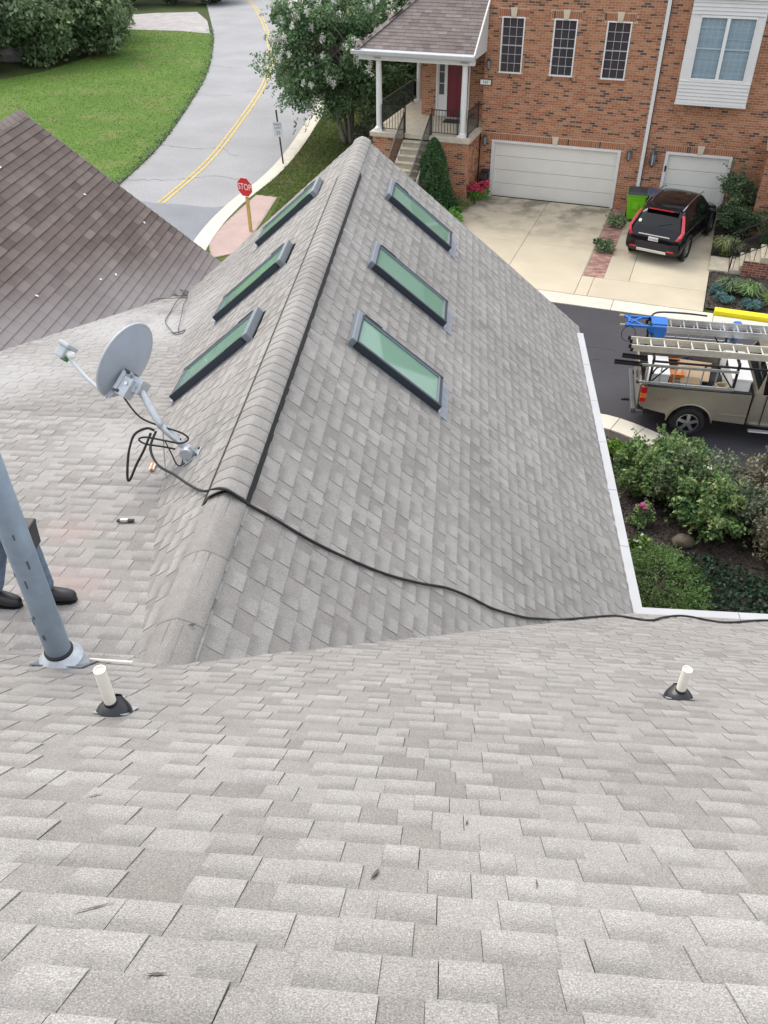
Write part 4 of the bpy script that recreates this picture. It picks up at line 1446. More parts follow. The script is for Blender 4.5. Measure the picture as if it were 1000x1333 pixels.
b.bar((-.40, PB-.05, PZ-.03), (-.40, -.01, PZ-.03+1.75*PT), .05, .13); b.build('rake_board', MAT['white_trim'], hA)

# entry stairs at the right edge
es = empty('entry_stairs', fw(9.3, -5.0), FP, 'concrete entry stairs with black iron handrails and a brick side wall beside the shrubs', 'stairs')
for i in range(8):
    b = B(); b.bb(.28*i, .28*i+.30, -.05, 1.15, 0, .17*(i+1))
    s = b.build('step', MAT['step_conc'], es, bevel=.012)
b = B(); b.bb(-.62, -.02, -.05, 1.15, .0, .10); b.build('landing', MAT['step_conc'], es)
for yy in (.02, 1.08):
    b = B()
    for i in range(9):
        b.bar((.28*i+.1, yy, .17*(i)+.17 if i < 8 else 1.3), (.28*i+.1, yy, .17*i+1.02), .018, .018, up=(0, 1, 0))
    b.bar((-.02, yy, .98), (2.4, yy, 2.42), .045, .03); b.bar((-.02, yy, .50), (2.4, yy, 1.94), .03, .02)
    b.bar((0, yy, 0), (0, yy, 1.0), .04, .04, up=(0, 1, 0))
    b.tube(spline([(-.02, yy, .98), (-.10, yy, .93), (-.12, yy, .84), (-.06, yy, .80)], 4), .018, 6)
    b.build('railing', MAT['black_iron'], es)
bk, mo = B(), B()
brick_wall(bk, mo, (.35, -.12, 0), X, -Y, 0, 3.2, 0, .55, dark=.3)
brick_wall(bk, mo, (1.2, -.115, 0), X, -Y, 0, 2.4, .56, 1.1, dark=.3)
bk.build('brick', MAT['brick_red'], es, kind='stuff', fixn=False)
mo.build('side_wall', MAT['mortar'], es)
# ================================================================== vehicles
def wheel(root, c, r, w, side, rimmat='rim_alloy', spokes=5, name='wheel'):
    """wheel with its axle along y; side=+1 puts the rim face on +y"""
    c = Vector(c)
    ax = Vector((0, side, 0))
    b = B()
    b.lathe([(r*.60, -w/2), (r*.86, -w/2), (r*.97, -w*.40), (r, -w*.25), (r, w*.25), (r*.97, w*.40), (r*.86, w/2), (r*.62, w/2), (r*.60, w*.3), (r*.60, -w/2)], c, ax, 28)
    t = b.build(name, MAT['tyre'], root, smooth=True)
    b = B()
    b.lathe([(r*.61, w*.46), (r*.56, w*.47), (r*.54, w*.30), (r*.50, w*.05), (.0, w*.02)], c, ax, 24, m=1)
    b.lathe([(r*.63, w*.48), (r*.57, w*.49), (r*.55, w*.36)], c, ax, 24)
    b.lathe([(r*.16, w*.44), (r*.14, w*.48), (0., w*.49)], c, ax, 12)
    a, e = Vector((1, 0, 0)), Vector((0, 0, 1))
    for k in range(spokes):
        th = 2*math.pi*k/spokes+.3
        d = a*math.cos(th)+e*math.sin(th)
        b.bar(c+d*r*.12+ax*w*.42, c+d*r*.57+ax*w*.40, r*.20, w*.12, up=ax)
    b.build('rim', [MAT[rimmat], MAT['car_plastic']], t)
    return t

# ---- black estate-type SUV on the right-hand drive
car = empty('parked_car', fw(0, 0), 0, 'black SUV parked askew before the single garage door, showing its red tail lamps', 'car')
car.location = (7.42, 29.46, .03); car.rotation_euler = (0, 0, R(62)); RM[car.name] = Matrix.Translation((7.42, 29.46, .03)) @ Matrix.Rotation(R(62), 4, 'Z')
ST = [(-2.32, .70, .46, .66, .70, .66), (-2.29, .86, .36, .76, .82, .80), (-2.24, .92, .32, .84, .95, .84), (-2.12, .935, .30, .98, 1.12, .80),
      (-1.92, .94, .30, 1.03, 1.40, .72), (-1.74, .94, .30, 1.05, 1.62, .66), (-1.35, .945, .28, 1.04, 1.68, .67), (-.6, .945, .26, 1.01, 1.71, .68),
      (.10, .94, .26, .99, 1.70, .68), (.52, .94, .26, .98, 1.64, .66), (.95, .94, .27, .97, 1.30, .73), (1.25, .935, .28, .95, 1.06, .78), (1.75, .92, .30, .88, .98, .72), (2.1, .86, .33, .78, .86, .66), (2.27, .74, .40, .66, .72, .55), (2.32, .60, .48, .60, .63, .45)]
vs, fs, ms = [], [], []
NP = 9
for x, w, zb, zt, zr, wr in ST:
    zt = min(zt, zr-.03)
    half = [(0, zb), (w*.90, zb), (w*.985, zb+.10), (w, (zb+zt)/2+.06), (w*.965, zt), (w*.955, zt+.02*(zr-zt)/.3), (wr+(w*.93-wr)*.12, zr-.09*min(1, (zr-zt)/.4)), (wr*.86, zr), (0, zr+.02)]
    ring = [(y, z) for y, z in half]+[(-y, z) for y, z in half[-2:0:-1]]
    vs += [(x, y, z) for y, z in ring]
n = 2*NP-2
MATS = [MAT['car_black'], MAT['car_glass'], MAT['car_plastic']]
for i in range(len(ST)-1):
    xm = (ST[i][0]+ST[i+1][0])/2
    for j in range(n):
        fs.append((i*n+j, i*n+(j+1) % n, (i+1)*n+(j+1) % n, (i+1)*n+j))
        q = j if j < NP-1 else n-1-j
        m = 0
        if q == 5 and -1.95 < xm < .9: m = 1
        if q in (6, 7) and (-2.12 < xm < -1.80 or .52 < xm < 1.25): m = 1
        if q == 7 and -1.3 < xm < .45: m = 1
        if q in (0, 1): m = 2
        ms.append(m)
fs.append(tuple(range(n))); fs.append(tuple(range((len(ST)-1)*n, len(ST)*n))); ms += [2, 0]
b = B(); b.add(vs, fs, ms)
b.build('body', MATS, car, smooth=True, subsurf=2)
for x in (-1.38, 1.40):
    for s in (1, -1):
        wheel(car, (x, s*.81, .365), .365, .24, s)
        b = B(); b.lathe([(.365, .0), (.43, .0), (.45, .03), (.41, .055), (.365, .05)], (x, s*.90, .38), (0, s, 0), 24)
        b.build('arch_trim', MAT['car_plastic'], car, smooth=True)
for s in (1, -1):
    b = B()
    path = [(-2.275, .80, .88), (-2.25, .85, .99), (-2.16, .865, 1.08), (-2.02, .80, 1.28), (-1.90, .74, 1.44), (-1.82, .69, 1.54)]
    ws = [.14, .11, .07, .05, .04, .035]
    vs, fs = [], []
    for (x, y, z), w in zip(path, ws):
        o = Vector((x, s*y, z))
        vs += [o+Vector((-.03, -s*w*.7, .0)), o+Vector((-.045, s*.02, .0)), o+Vector((w*.9, s*.052, .01)), o+Vector((w*.5, -s*w*.5, 0))]
    for i in range(len(path)-1):
        for j in range(4):
            fs.append((i*4+j, i*4+(j+1) % 4, i*4+4+(j+1) % 4, i*4+4+j))
    fs += [(0, 1, 2, 3), (20, 21, 22, 23)]
    b.add(vs, fs); b.build('tail_lamp', MAT['lamp_red'], car, bevel=.01)
    b = B(); b.tube(spline([(-1.70, s*.63, 1.665), (-1.3, s*.65, 1.735), (-.5, s*.655, 1.755), (.25, s*.655, 1.725), (.5, s*.64, 1.66)], 5), .02, 6)
    b.build('roof_rail', MAT['chrome'], car)
    b = B(); b.boxa((.62, s*1.04, 1.06), (.09, 0, 0), (0, .10, 0), (0, 0, .07)); b.build('door_mirror', MAT['car_black'], car, bevel=.03)
    b = B()
    for xx in (-.75, .25): b.bar((xx-.1, s*.962, .93), (xx+.1, s*.962, .93), .03, .025)
    b.build('door_handle', MAT['car_black'], car)
    b = B(); b.tube(spline([(-1.95, s*.925, 1.045), (-1.0, s*.935, 1.035), (.0, s*.93, 1.005), (.85, s*.93, .985)], 4), .010, 5); b.build('window_trim', MAT['chrome'], car)
    b = B(); b.boxa((-2.31, s*.62, .50), (.02, 0, 0), (0, .11, 0), (0, 0, .025)); b.build('reflector', MAT['lamp_red'], car)
b = B(); b.boxa((-2.285, 0, .93), (.012, 0, 0), (0, .52, 0), (0, 0, .018)); b.build('chrome_strip', MAT['chrome'], car, bevel=.006)
b = B(); b.boxa((-2.30, 0, .80), (.008, .0, .002), (0, .16, 0), (0, 0, .075)); pl = b.build('number_plate', MAT['plate_white'], car)
text_mesh('lettering', 'YB 8504', .085, MAT['ink_dark'], pl, (-2.312, 0, .80), (0, -1, 0), (0, 0, 1), .001)
b = B(); b.boxa((-1.80, 0, 1.655), (.13, 0, .01), (0, .56, 0), (0, 0, .018)); b.build('spoiler', MAT['car_black'], car, bevel=.012)
b = B(); b.boxa((-1.925, 0, 1.652), (.012, 0, 0), (0, .40, 0), (0, 0, .014)); b.build('brake_lamp', MAT['lamp_red'], car)
b = B(); b.lathe([(.0, .003), (.055, .003), (.055, 0)], (-2.055, .60, 1.265), (-.8, .1, .55), 14); b.build('sticker', MAT['plate_white'], car)
b = B(); b.boxa((-2.30, 0, .43), (.04, 0, 0), (0, .50, 0), (0, 0, .05)); b.build('skid_plate', MAT['chrome'], car, bevel=.02)
b = B(); b.bar((-2.10, .0, 1.19), (-2.0, -.45, 1.30), .018, .018); b.build('wiper', MAT['car_plastic'], car)

# ---- tan pickup with ladder rack
TRZ = R(-6.3)
T0 = (4.36, 17.10, .01)
tk = empty('pickup_truck', T0, TRZ, 'tan pickup truck with a black ladder rack and a loaded open bed', 'pickup truck')
TM = RM[tk.name]
YB = 1.98
def bedside(y0, y1):
    arch = [(1.17+.50*math.cos(R(a)), .40+.50*math.sin(R(a))) for a in range(172, 5, -14)]
    poly = [(0.03, .74), (.30, .66), (.62, .60)]+arch+[(1.72, .53), (2.40, .50), (2.40, 1.26), (2.37, 1.28), (.03, 1.28), (0.0, 1.24), (0, .80)]
    b = B(); b.prism(poly, (0, y0, 0), X, Z, (0, y1-y0, 0))
    return b
for y0, y1, s in ((0., .10, -1), (YB-.10, YB, 1)):
    bedside(y0, y1).build('bed_side', MAT['truck_tan'], tk, bevel=.018)
    yo = y0 if s < 0 else y1
    b = B()
    P = [(1.17+.51*math.cos(R(a)), .40+.51*math.sin(R(a))) for a in range(176, 3, -8)]
    b.tube([(x, yo+s*.004, z) for x, z in P], .022, 6); b.build('arch_lip', MAT['truck_tan'], tk, smooth=True)
    b = B(); b.bb(.02, 2.40, min(yo-s*.10, yo+s*.006), max(yo-s*.10, yo+s*.006), 1.281, 1.305); b.build('bed_rail', MAT['truck_dark'], tk)
    b = B(); b.bb(1.78, 2.40, min(yo, yo+s*.010), max(yo, yo+s*.010), .70, .735); b.build('body_moulding', MAT['truck_tan'], tk, bevel=.004); b = B(); b.bb(.10, .62, min(yo, yo+s*.010), max(yo, yo+s*.010), .70, .735); b.build('body_moulding', MAT['truck_tan'], tk, bevel=.004)
    # tail lamp in three lenses
    tl = None
    for z0, z1, mm in ((1.10, 1.26, 'lamp_red'), (.98, 1.098, 'lamp_amber'), (.87, .978, 'lamp_red')):
        b = B(); b.bb(-.012, .125, min(yo+s*.014, yo-s*.05), max(yo+s*.014, yo-s*.05), z0, z1)
        o = b.build('tail_lamp' if tl is None else 'lens', MAT[mm], tk if tl is None else tl, bevel=.008)
        tl = tl or o
dec = text_mesh('decal', '4X4', .13, MAT['decal_red'], tk, (.42, -.003, .97), X, Z, .001, squash=1.3)
b = B(); b.bb(-.045, .0, .11, YB-.11, .70, 1.27); tg = b.build('tailgate', MAT['truck_tan'], tk, bevel=.012)
b = B(); b.bb(-.06, -.045, .85, 1.13, 1.02, 1.10); b.build('handle', MAT['truck_dark'], tg)
b = B(); b.bb(-.16, -.05, .02, YB-.02, .50, .66); b.bb(-.05, .12, -.015, .05, .50, .64); b.bb(-.05, .12, YB-.05, YB+.015, .50, .64)
b.build('rear_bumper', MAT['truck_step'], tk, bevel=.025)
b = B(); b.tube([(-.25, .8, .42), (-.33, .8, .43)], .03, 8); b.bar((-.1, .8, .44), (-.27, .8, .44), .06); b.build('tow_hitch', MAT['truck_dark'], tk)
b = B(); b.bb(.0, 2.40, .10, YB-.10, .66, .72); b.bb(2.36, 2.40, .1, YB-.1, .72, 1.28); b.bb(.05, 5.4, .35, YB-.35, .36, .56); b.build('bed_floor', MAT['truck_dark'], tk)
# cab and nose
CBS = [(2.44, .985, .50, 1.30, 1.31, .93), (2.50, .99, .48, 1.30, 1.40, .90), (2.62, .99, .46, 1.30, 1.82, .76), (2.85, .99, .45, 1.30, 1.90, .75), (3.5, .99, .45, 1.28, 1.90, .75), (3.75, .99, .45, 1.27, 1.80, .77), (4.25, .99, .46, 1.22, 1.26, .88), (5.2, .97, .50, 1.10, 1.18, .82), (5.55, .92, .55, 1.02, 1.08, .75), (5.66, .82, .60, .95, .98, .6)]
vs, fs, ms = [], [], []
for x, w, zb, zt, zr, wr in CBS:
    zt = min(zt, zr-.02)
    half = [(0, zb), (w*.95, zb), (w, zb+.12), (w, (zb+zt)/2), (w*.975, zt), (wr+.05, zr-.07*min(1, (zr-zt)/.4)), (wr*.9, zr), (0, zr+.025)]
    ring = half+[(-y, z) for y, z in half[-2:0:-1]]
    vs += [(x, YB/2+y, z) for y, z in ring]
n = 14
for i in range(len(CBS)-1):
    xm = (CBS[i][0]+CBS[i+1][0])/2
    for j in range(n):
        fs.append((i*n+j, i*n+(j+1) % n, (i+1)*n+(j+1) % n, (i+1)*n+j))
        q = j if j < 7 else n-1-j
        m = 0
        if q == 4 and 2.6 < xm < 3.9: m = 1
        if q in (5, 6) and (2.5 < xm < 2.62 or 3.75 < xm < 4.25): m = 1
        ms.append(m)
fs.append(tuple(range(n))); fs.append(tuple(range((len(CBS)-1)*n, len(CBS)*n))); ms += [0, 0]
b = B(); b.add(vs, fs, ms); b.build('cab', [MAT['truck_tan'], MAT['car_glass']], tk, smooth=True, bevel=.01)
for y, s in ((-.008, -1), (YB+.008, 1)):
    b = B()
    for x in (2.72, 3.95):
        b = B(); b.bar((x, y, .52), (x, y, 1.29), .012, .02, up=(1, 0, 0)); b.build('door_gap', MAT['truck_dark'], tk)
    b = B(); b.bar((3.70, y+s*.01, 1.06), (3.86, y+s*.01, 1.06), .03, .035); b.build('door_handle', MAT['truck_dark'], tk)
    b = B(); b.boxa((4.0, y+s*.13, 1.33), (.06, 0, 0), (0, .12, 0), (0, 0, .10)); b.build('door_mirror', MAT['truck_dark'], tk, bevel=.02)
    b = B(); b.bar((2.50, y+s*.06, .40), (4.15, y+s*.06, .40), .12, .03); b.build('side_step', MAT['aluminium'], tk, bevel=.01)
    b = B(); b.boxa((5.66, YB/2+s*.66, .90), (.03, 0, 0), (0, .18, 0), (0, 0, .09)); b.build('headlight', MAT['lamp_clear'], tk, bevel=.02)
b = B(); b.bb(5.62, 5.80, .05, YB-.05, .48, .68); b.build('front_bumper', MAT['chrome'], tk, bevel=.03)
b = B(); b.bb(5.65, 5.69, .52, YB-.52, .74, .98); b.build('grille', MAT['truck_dark'], tk)
for x in (1.17, 4.75):
    wheel(tk, (x, .15, .395), .395, .27, -1, spokes=5); wheel(tk, (x, YB-.15, .395), .395, .27, 1, spokes=5)
b = B()
for x in (.13, 1.96):
    for y in (.06, YB-.06):
        b.bar((x, y, 1.30), (x, y, 2.02), .05, .05, up=(0, 1, 0))
    b.bar((x, .0, 1.98), (x, YB, 1.98), .05, .05)
for y in (.06, YB-.06):
    b.bar((.10, y, 1.90), (2.6, y, 1.90), .04, .04)
    b.bar((.13, y, 1.34), (.55, y, 1.88), .03, .03); b.bar((1.96, y, 1.34), (1.55, y, 1.88), .03, .03)
b.tube(spline([(.13, YB-.06, 2.0), (.14, YB-.05, 2.12), (.30, YB-.04, 2.22), (.9, YB-.04, 2.235), (1.4, YB-.04, 2.21)], 5), .022, 6)
b.tube(spline([(.16, .02, 1.60), (.20, .02, 1.72), (.32, .02, 1.80), (.9, .03, 1.83), (1.9, .03, 1.82)], 5), .02, 6)
b.build('ladder_rack', MAT['black_iron'], tk)

# ---- ladders on the rack: each a thing of its own
def ladder(name, label, p0, p1, across, rail, mat, spacing=.30, two=0., fly=0., rails=(.025, .075)):
    """p0-p1 first rail, 'across' vector to the second rail; truck-frame coordinates"""
    mid = TM @ ((Vector(p0)+Vector(p1))/2)
    o = empty(name, mid, 0, label, 'ladder', 'ladders on the pickup rack')
    w = [TM @ Vector(p) for p in (p0, p1)]
    ac = TM.to_3x3() @ Vector(across)
    d = (w[1]-w[0]).normalized()
    nrm = d.cross(ac.normalized())
    for k in range(2 if two else 1):
        sh = nrm*two*k+d*(fly*k)
        for q in (0, 1):
            b = B(); b.bar(w[0]+sh+ac*q, w[1]+sh+ac*q, rails[0], rails[1], up=nrm)
            b.build('rail', mat, o, world=True)
        L = (w[1]-w[0]).length
        n = int(L/spacing)
        for i in range(n):
            c = w[0]+sh+d*(.15+i*spacing)
            b = B(); b.tube([c, c+ac], .016, 6); b.build('rung', MAT['aluminium'] if k == 0 else mat, o, world=True)
        for q in (0, 1):
            b = B(); b.boxa(w[0]+sh+ac*q-d*.02, d*.03, ac.normalized()*.02, nrm*.045); b.build('end_cap', MAT['black_rubber'], o, world=True)
    return o
ladder('ladder', 'aluminium extension ladder lying flat on the pickup rack beyond the cream one', (.05, 1.28, 2.06), (5.0, 1.28, 2.06), (0, .42, 0), .03, MAT['aluminium'], two=.085, fly=.05)
ladder('ladder', 'cream ladder lying flat on the middle of the pickup rack', (-.35, .26, 2.05), (4.6, .26, 2.05), (0, .40, 0), .03, MAT['ladder_cream'], two=.08, fly=-.05)
ladder('ladder', 'silver ladder strapped on edge along the near bed side of the pickup', (-.12, -.03, 1.40), (1.97, -.03, 1.40), (0, 0, .44), .03, MAT['aluminium'], rails=(.06, .03))
ladder('ladder', 'silver ladder hung on edge on the far side of the pickup rack', (.35, YB+.03, 1.55), (2.2, YB+.03, 1.55), (0, 0, .40), .03, MAT['aluminium'], rails=(.06, .03))
st = empty('ladder_stabilizer', TM @ Vector((-.1, 1.5, 2.1)), TRZ, 'bright blue ladder stand-off frame at the rear end of the pickup rack', 'ladder stand-off', None)
b = B()
for y in (-.24, .24):
    b.bar((-.42, y, .05), (.52, y, .05), .06, .05)
b.build('side_rail', MAT['ladder_blue'], st)
b = B(); b.bar((-.40, -.22, .06), (.0, .22, .06), .05, .03); b.bar((-.40, .22, .065), (.0, -.22, .065), .05, .03)
b.bar((-.30, -.24, .05), (-.30, .24, .05), .05); b.bar((.25, -.24, .05), (.25, .24, .05), .05); b.build('cross_brace', MAT['ladder_blue'], st)
b = B(); b.prism([(.10, .02), (.55, .02), (.50, -.42), (.36, -.42)], (0, -.27, 0), X, Z, (0, .02, 0)); b.build('gusset_plate', MAT['ladder_blue'], st)
b = B(); b.bb(.2, .55, -.2, .2, .08, .12); b.build('tread_plate', MAT['ladder_blue'], st)
b = B()
for y in (-.25, .25): b.tube([(-.52, y, .06), (-.42, y, .05)], .035, 8)
b.build('foot', MAT['rope_tan'], st)
b = B(); b.tube([(-.30+.16*math.cos(t), -.30, -.14+.19*math.sin(t)) for t in np.linspace(0, 2*math.pi, 20)], .008, 5); b.build('cable_loop', MAT['black_rubber'], st)
sb_ = empty('strap_block', TM @ Vector((2.12, 1.93, 1.60)), TRZ, 'blue bracket hanging at the front of the far ladder', 'bracket')
b = B(); b.bb(-.07, .07, -.05, .05, .0, .52); b.build('plate', MAT['ladder_blue'], sb_)
b = B(); b.bb(-.10, .10, -.03, .03, .42, .50); b.build('clamp', MAT['ladder_blue'], sb_)

# ---- load in the bed
def load(name, label, cat, c, builds):
    o = empty(name, TM @ Vector(c), TRZ, label, cat)
    for nm, mat, fn, bev in builds:
        b = B(); fn(b); b.build(nm, MAT[mat], o, bevel=bev)
    return o
load('white_box', 'white box at the tail end of the pickup bed beside the orange crate', 'box', (.34, .62, .74), [('shell', 'box_white', lambda b: b.bb(-.20, .22, -.42, .42, 0, .74), .01), ('lid', 'box_white', lambda b: b.bb(-.22, .24, -.44, .44, .745, .79), .008)])
load('orange_crate', 'orange-brown crate between white box and cardboard in the pickup bed', 'crate', (.72, .62, .74), [('shell', 'bucket_orange', lambda b: b.bb(-.13, .16, -.3, .45, 0, .70), .015), ('rim', 'bucket_orange', lambda b: [b.bb(-.15, .18, -.32, -.28, .66, .74), b.bb(-.15, .18, .43, .47, .66, .74), b.bb(-.15, -.12, -.28, .43, .66, .74), b.bb(.15, .18, -.28, .43, .66, .74)], 0), ('front_board', 'cardboard', lambda b: b.bb(-.02, .17, -.36, -.325, .1, .62), 0)])
load('cardboard_sheet', 'tan cardboard sheet lying tilted over the load in the pickup bed', 'cardboard', (1.15, .62, 1.40), [('panel', 'cardboard', lambda b: b.boxa((0, 0, .05), (.36, 0, -.02), (.05, .30, .08), (0, 0, .012)), 0), ('flap', 'cardboard', lambda b: b.boxa((-.10, -.34, -.03), (.22, 0, -.01), (0, .05, .06), (0, 0, .010)), 0)])
def lumpy(b, c, r, n=9, sq=.7, seed=1):
    rr_ = random.Random(seed)
    prof = []
    c = Vector(c)
    vs, fs = [], []
    for i in range(n):
        ph = math.pi*i/(n-1)
        for j in range(14):
            th = 2*math.pi*j/14
            k = 1+.18*mnoise.noise(Vector((math.cos(th)*1.6+seed, math.sin(th)*1.6, ph*1.4)))+rr_.uniform(-.03, .03)
            vs.append(c+Vector((r[0]*math.sin(ph)*math.cos(th)*k, r[1]*math.sin(ph)*math.sin(th)*k, r[2]*math.cos(ph)*k)))
    for i in range(n-1):
        for j in range(14):
            fs.append((i*14+j, i*14+(j+1) % 14, (i+1)*14+(j+1) % 14, (i+1)*14+j))
    b.add(vs, fs)
load('tarp', 'crumpled bright blue tarp against the near side of the pickup bed', 'tarp', (.92, .34, .74), [('folds', 'tarp_blue', lambda b: lumpy(b, (0, 0, .34), (.24, .20, .30), seed=3), 0)])
load('tool_bag', 'large dark tool bag in the middle of the pickup bed', 'bag', (1.55, .75, .74), [('body', 'bag_dark', lambda b: lumpy(b, (0, 0, .32), (.34, .42, .36), seed=5), 0), ('handle', 'black_rubber', lambda b: b.tube(spline([(-.2, 0, .62), (-.1, 0, .80), (.1, 0, .80), (.2, 0, .62)], 4), .018, 6), 0)])
load('tool_bag', 'smaller dark bag behind the cardboard sheet in the pickup bed', 'bag', (1.10, 1.35, .74), [('body', 'bag_dark', lambda b: lumpy(b, (0, 0, .30), (.42, .30, .34), seed=8), 0)])
load('rope', 'tan coil of rope by the white tool cabinet in the pickup bed', 'rope', (1.72, .30, 1.22), [('coil', 'rope_tan', lambda b: [b.tube([(.15*math.cos(t)+.02*k, .12*math.sin(t), .03*k) for t in np.linspace(0, 6.28, 14)], .014, 5) for k in range(4)], 0)])
load('tool_cabinet', 'white tool cabinet across the front of the pickup bed', 'tool cabinet', (2.13, .99, .74), [('shell', 'box_white', lambda b: b.bb(-.20, .20, -.86, .86, 0, .80), .012), ('lid', 'box_white', lambda b: b.bb(-.22, .22, -.88, .88, .805, .86), .01), ('latch', 'truck_dark', lambda b: b.bb(-.235, -.21, -.05, .05, .70, .84), 0)])
for k, (y, z, rz_) in enumerate(((.72, 1.42, -.05), (.98, 1.45, -.12))):
    o = empty('black_plank', TM @ Vector((.1, y, z)), TRZ+rz_, ('longer' if k == 0 else 'shorter')+' black plastic trough sticking out over the pickup tailgate', 'trough', 'black troughs on the tailgate')
    b = B(); b.bb(-.75+.18*k, .7, -.055, .055, -.006, .006); b.build('web', MAT['car_plastic'], o)
    b = B(); b.bb(-.75+.18*k, .7, -.060, -.0555, -.006, .06); b.bb(-.75+.18*k, .7, .0555, .060, -.006, .06); b.build('flange', MAT['car_plastic'], o)

# ================================================================== street furniture
ss = empty('stop_sign', (-7.53, 29.37, .1), R(0), 'red octagonal STOP sign on a tan timber post by the pink paving', 'sign')
b = B(); b.bar((0, 0, 0), (.0, 0, 1.45), .11, .11, up=(0, 1, 0)); b.build('post', MAT['post_yellow'], ss, bevel=.01)
sa = R(-24)
sx, sn = Vector((math.cos(sa)*1., math.sin(sa), 0)), Vector((math.sin(sa), -math.cos(sa), 0))
sc_ = Vector((0, 0, 1.60))+sn*.07
oct_ = lambda r: [(r*math.cos(R(22.5+45*k)), r*math.sin(R(22.5+45*k))) for k in range(8)]
b = B(); b.prism(oct_(.355), sc_, sx, Z, sn*.004); pl = b.build('plate', MAT['sign_white'], ss)
b = B(); b.prism(oct_(.330), sc_+sn*.0045, sx, Z, sn*.002); b.build('face', MAT['stop_red'], pl)
text_mesh('lettering', 'STOP', .30, MAT['sign_white'], pl, sc_+sn*.0085, sx, Z, .001, squash=.80)
ns = empty('street_sign', (-7.83, 37.53, .1), 0, 'small pale sign with dark lettering on a thin dark post beside the kerb', 'sign')
b = B(); b.bar((0, 0, 0), (-.12, 0, 2.18), .06, .05, up=(0, 1, 0)); b.build('post', MAT['post_dark'], ns)
q = Vector((-.10, -.045, 1.42))
b = B(); b.boxa(q, (.20, 0, 0), (0, .003, 0), (-.015, 0, .30)); pl = b.build('plate', MAT['sign_grey'], ns)
for tx, sz, dz in (('SPEED', .115, .19), ('LIMIT', .125, .05), ('25', .20, -.14)):
    text_mesh('lettering', tx, sz, MAT['ink_dark'], pl, q+Vector((-.015*dz/.3, -.0045, dz)), X, Z, .001)

# wheelie bins by the downspout
def bin_(name, label, a, b_, rz, body, lid, h=1.02):
    o = empty(name, fw(a, b_, .03), FP+rz, label, 'bin')
    b = B()
    w0, w1, d0, d1 = .26, .335, .28, .38
    vs = [(-w0, -d0, .10), (w0, -d0, .10), (w0, d0, .10), (-w0, d0, .10), (-w1, -d1, h), (w1, -d1, h), (w1, d1, h), (-w1, d1, h)]
    b.add(vs, [(3, 2, 1, 0), (4, 5, 6, 7), (0, 1, 5, 4), (1, 2, 6, 5), (2, 3, 7, 6), (3, 0, 4, 7)])
    bd = b.build('body', MAT[body], o, bevel=.03)
    b = B(); b.boxa((0, -d1*.93, h*.62), (.10, 0, 0), (0, .012, .0), (0, .008, .13)); b.bb(-.22, .22, -d1*.99, -d1*.90, h*.84, h*.88); b.build('front_panel', MAT[body], bd, bevel=.01)
    b = B(); b.bb(-w1-.025, w1+.025, -d1-.02, d1+.03, h-.06, h); b.build('rim', MAT[body], bd, bevel=.012)
    b = B()
    vs = [(-w1-.02, -d1-.04, h+.005), (w1+.02, -d1-.04, h+.005), (w1+.02, d1+.03, h+.005), (-w1-.02, d1+.03, h+.005), (-w1+.04, -d1+.06, h+.075), (w1-.04, -d1+.06, h+.075), (w1-.04, d1-.03, h+.085), (-w1+.04, d1-.03, h+.085)]
    b.add(vs, [(3, 2, 1, 0), (4, 5, 6, 7), (0, 1, 5, 4), (1, 2, 6, 5), (2, 3, 7, 6), (3, 0, 4, 7)])
    b.build('lid', MAT[lid], o, bevel=.015)
    b = B(); b.tube([(-w1, d1+.09, h-.03), (w1, d1+.09, h-.03)], .018, 6); b.build('handle', MAT[lid], o)
    for s in (1, -1):
        b = B(); b.lathe([(.0, .03), (.12, .03), (.13, .0), (.12, -.03), (0, -.03)], (s*.29, d0+.02, .13), (1, 0, 0), 16); b.build('wheel', MAT['tyre'], o)
bin_('wheelie_bin', 'lime green wheelie bin with a dark lid beside the downspout', 5.78, -1.02, R(4), 'bin_lime', 'bin_dark')
bin_('wheelie_bin', 'dark bin half hidden between the lime green one and the black car', 6.42, -.72, R(-6), 'bin_dark', 'bin_blue', .92)
hr = empty('hose_reel', fw(-.15, -.35, .55), FP, 'black hose reel box on the wall beside the double garage door', 'hose reel')
b = B(); b.lathe([(.0, .12), (.22, .12), (.24, .10), (.24, -.10), (.22, -.12), (0, -.12)], (0, 0, .22), (1, 0, 0), 20); b.build('drum', MAT['black_rubber'], hr)
b = B(); b.bb(-.16, .16, .05, .30, -.02, .50); b.build('bracket', MAT['car_plastic'], hr, bevel=.02)
# ================================================================== plants
NR = np.random.default_rng(5)
def leaf_quads(P, size, aspect=.55, up=.0, sv=.25):
    n = len(P)
    a = NR.normal(size=(n, 3)); a /= np.linalg.norm(a, axis=1, keepdims=True)
    nrm = NR.normal(size=(n, 3))+np.array([0, 0, up]); 
    bb = np.cross(nrm, a); bb /= (np.linalg.norm(bb, axis=1, keepdims=True)+1e-9)
    s = size*np.clip(NR.normal(1, sv, (n, 1)), .4, 1.8)
    a = a*s*.5; bb = bb*s*.5*aspect
    return np.stack([P-a, P+bb-a*.1, P+a, P-bb-a*.1], axis=1)
def ell(n, c, r, inner=.55):
    d = NR.normal(size=(n, 3)); d /= np.linalg.norm(d, axis=1, keepdims=True)
    rad = inner+(1-inner)*NR.random((n, 1))**.7
    return np.array(c)+d*rad*np.array(r)
def tones(n, mu=.5, sd=.2): return NR.normal(mu, sd, n)
def clumps_in(n, c, r, seed, lo=.35):
    d = NR.normal(size=(n, 3)); d /= np.linalg.norm(d, axis=1, keepdims=True)
    return np.array(c)+d*(lo+(1-lo)*NR.random((n, 1))**.6)*np.array(r)
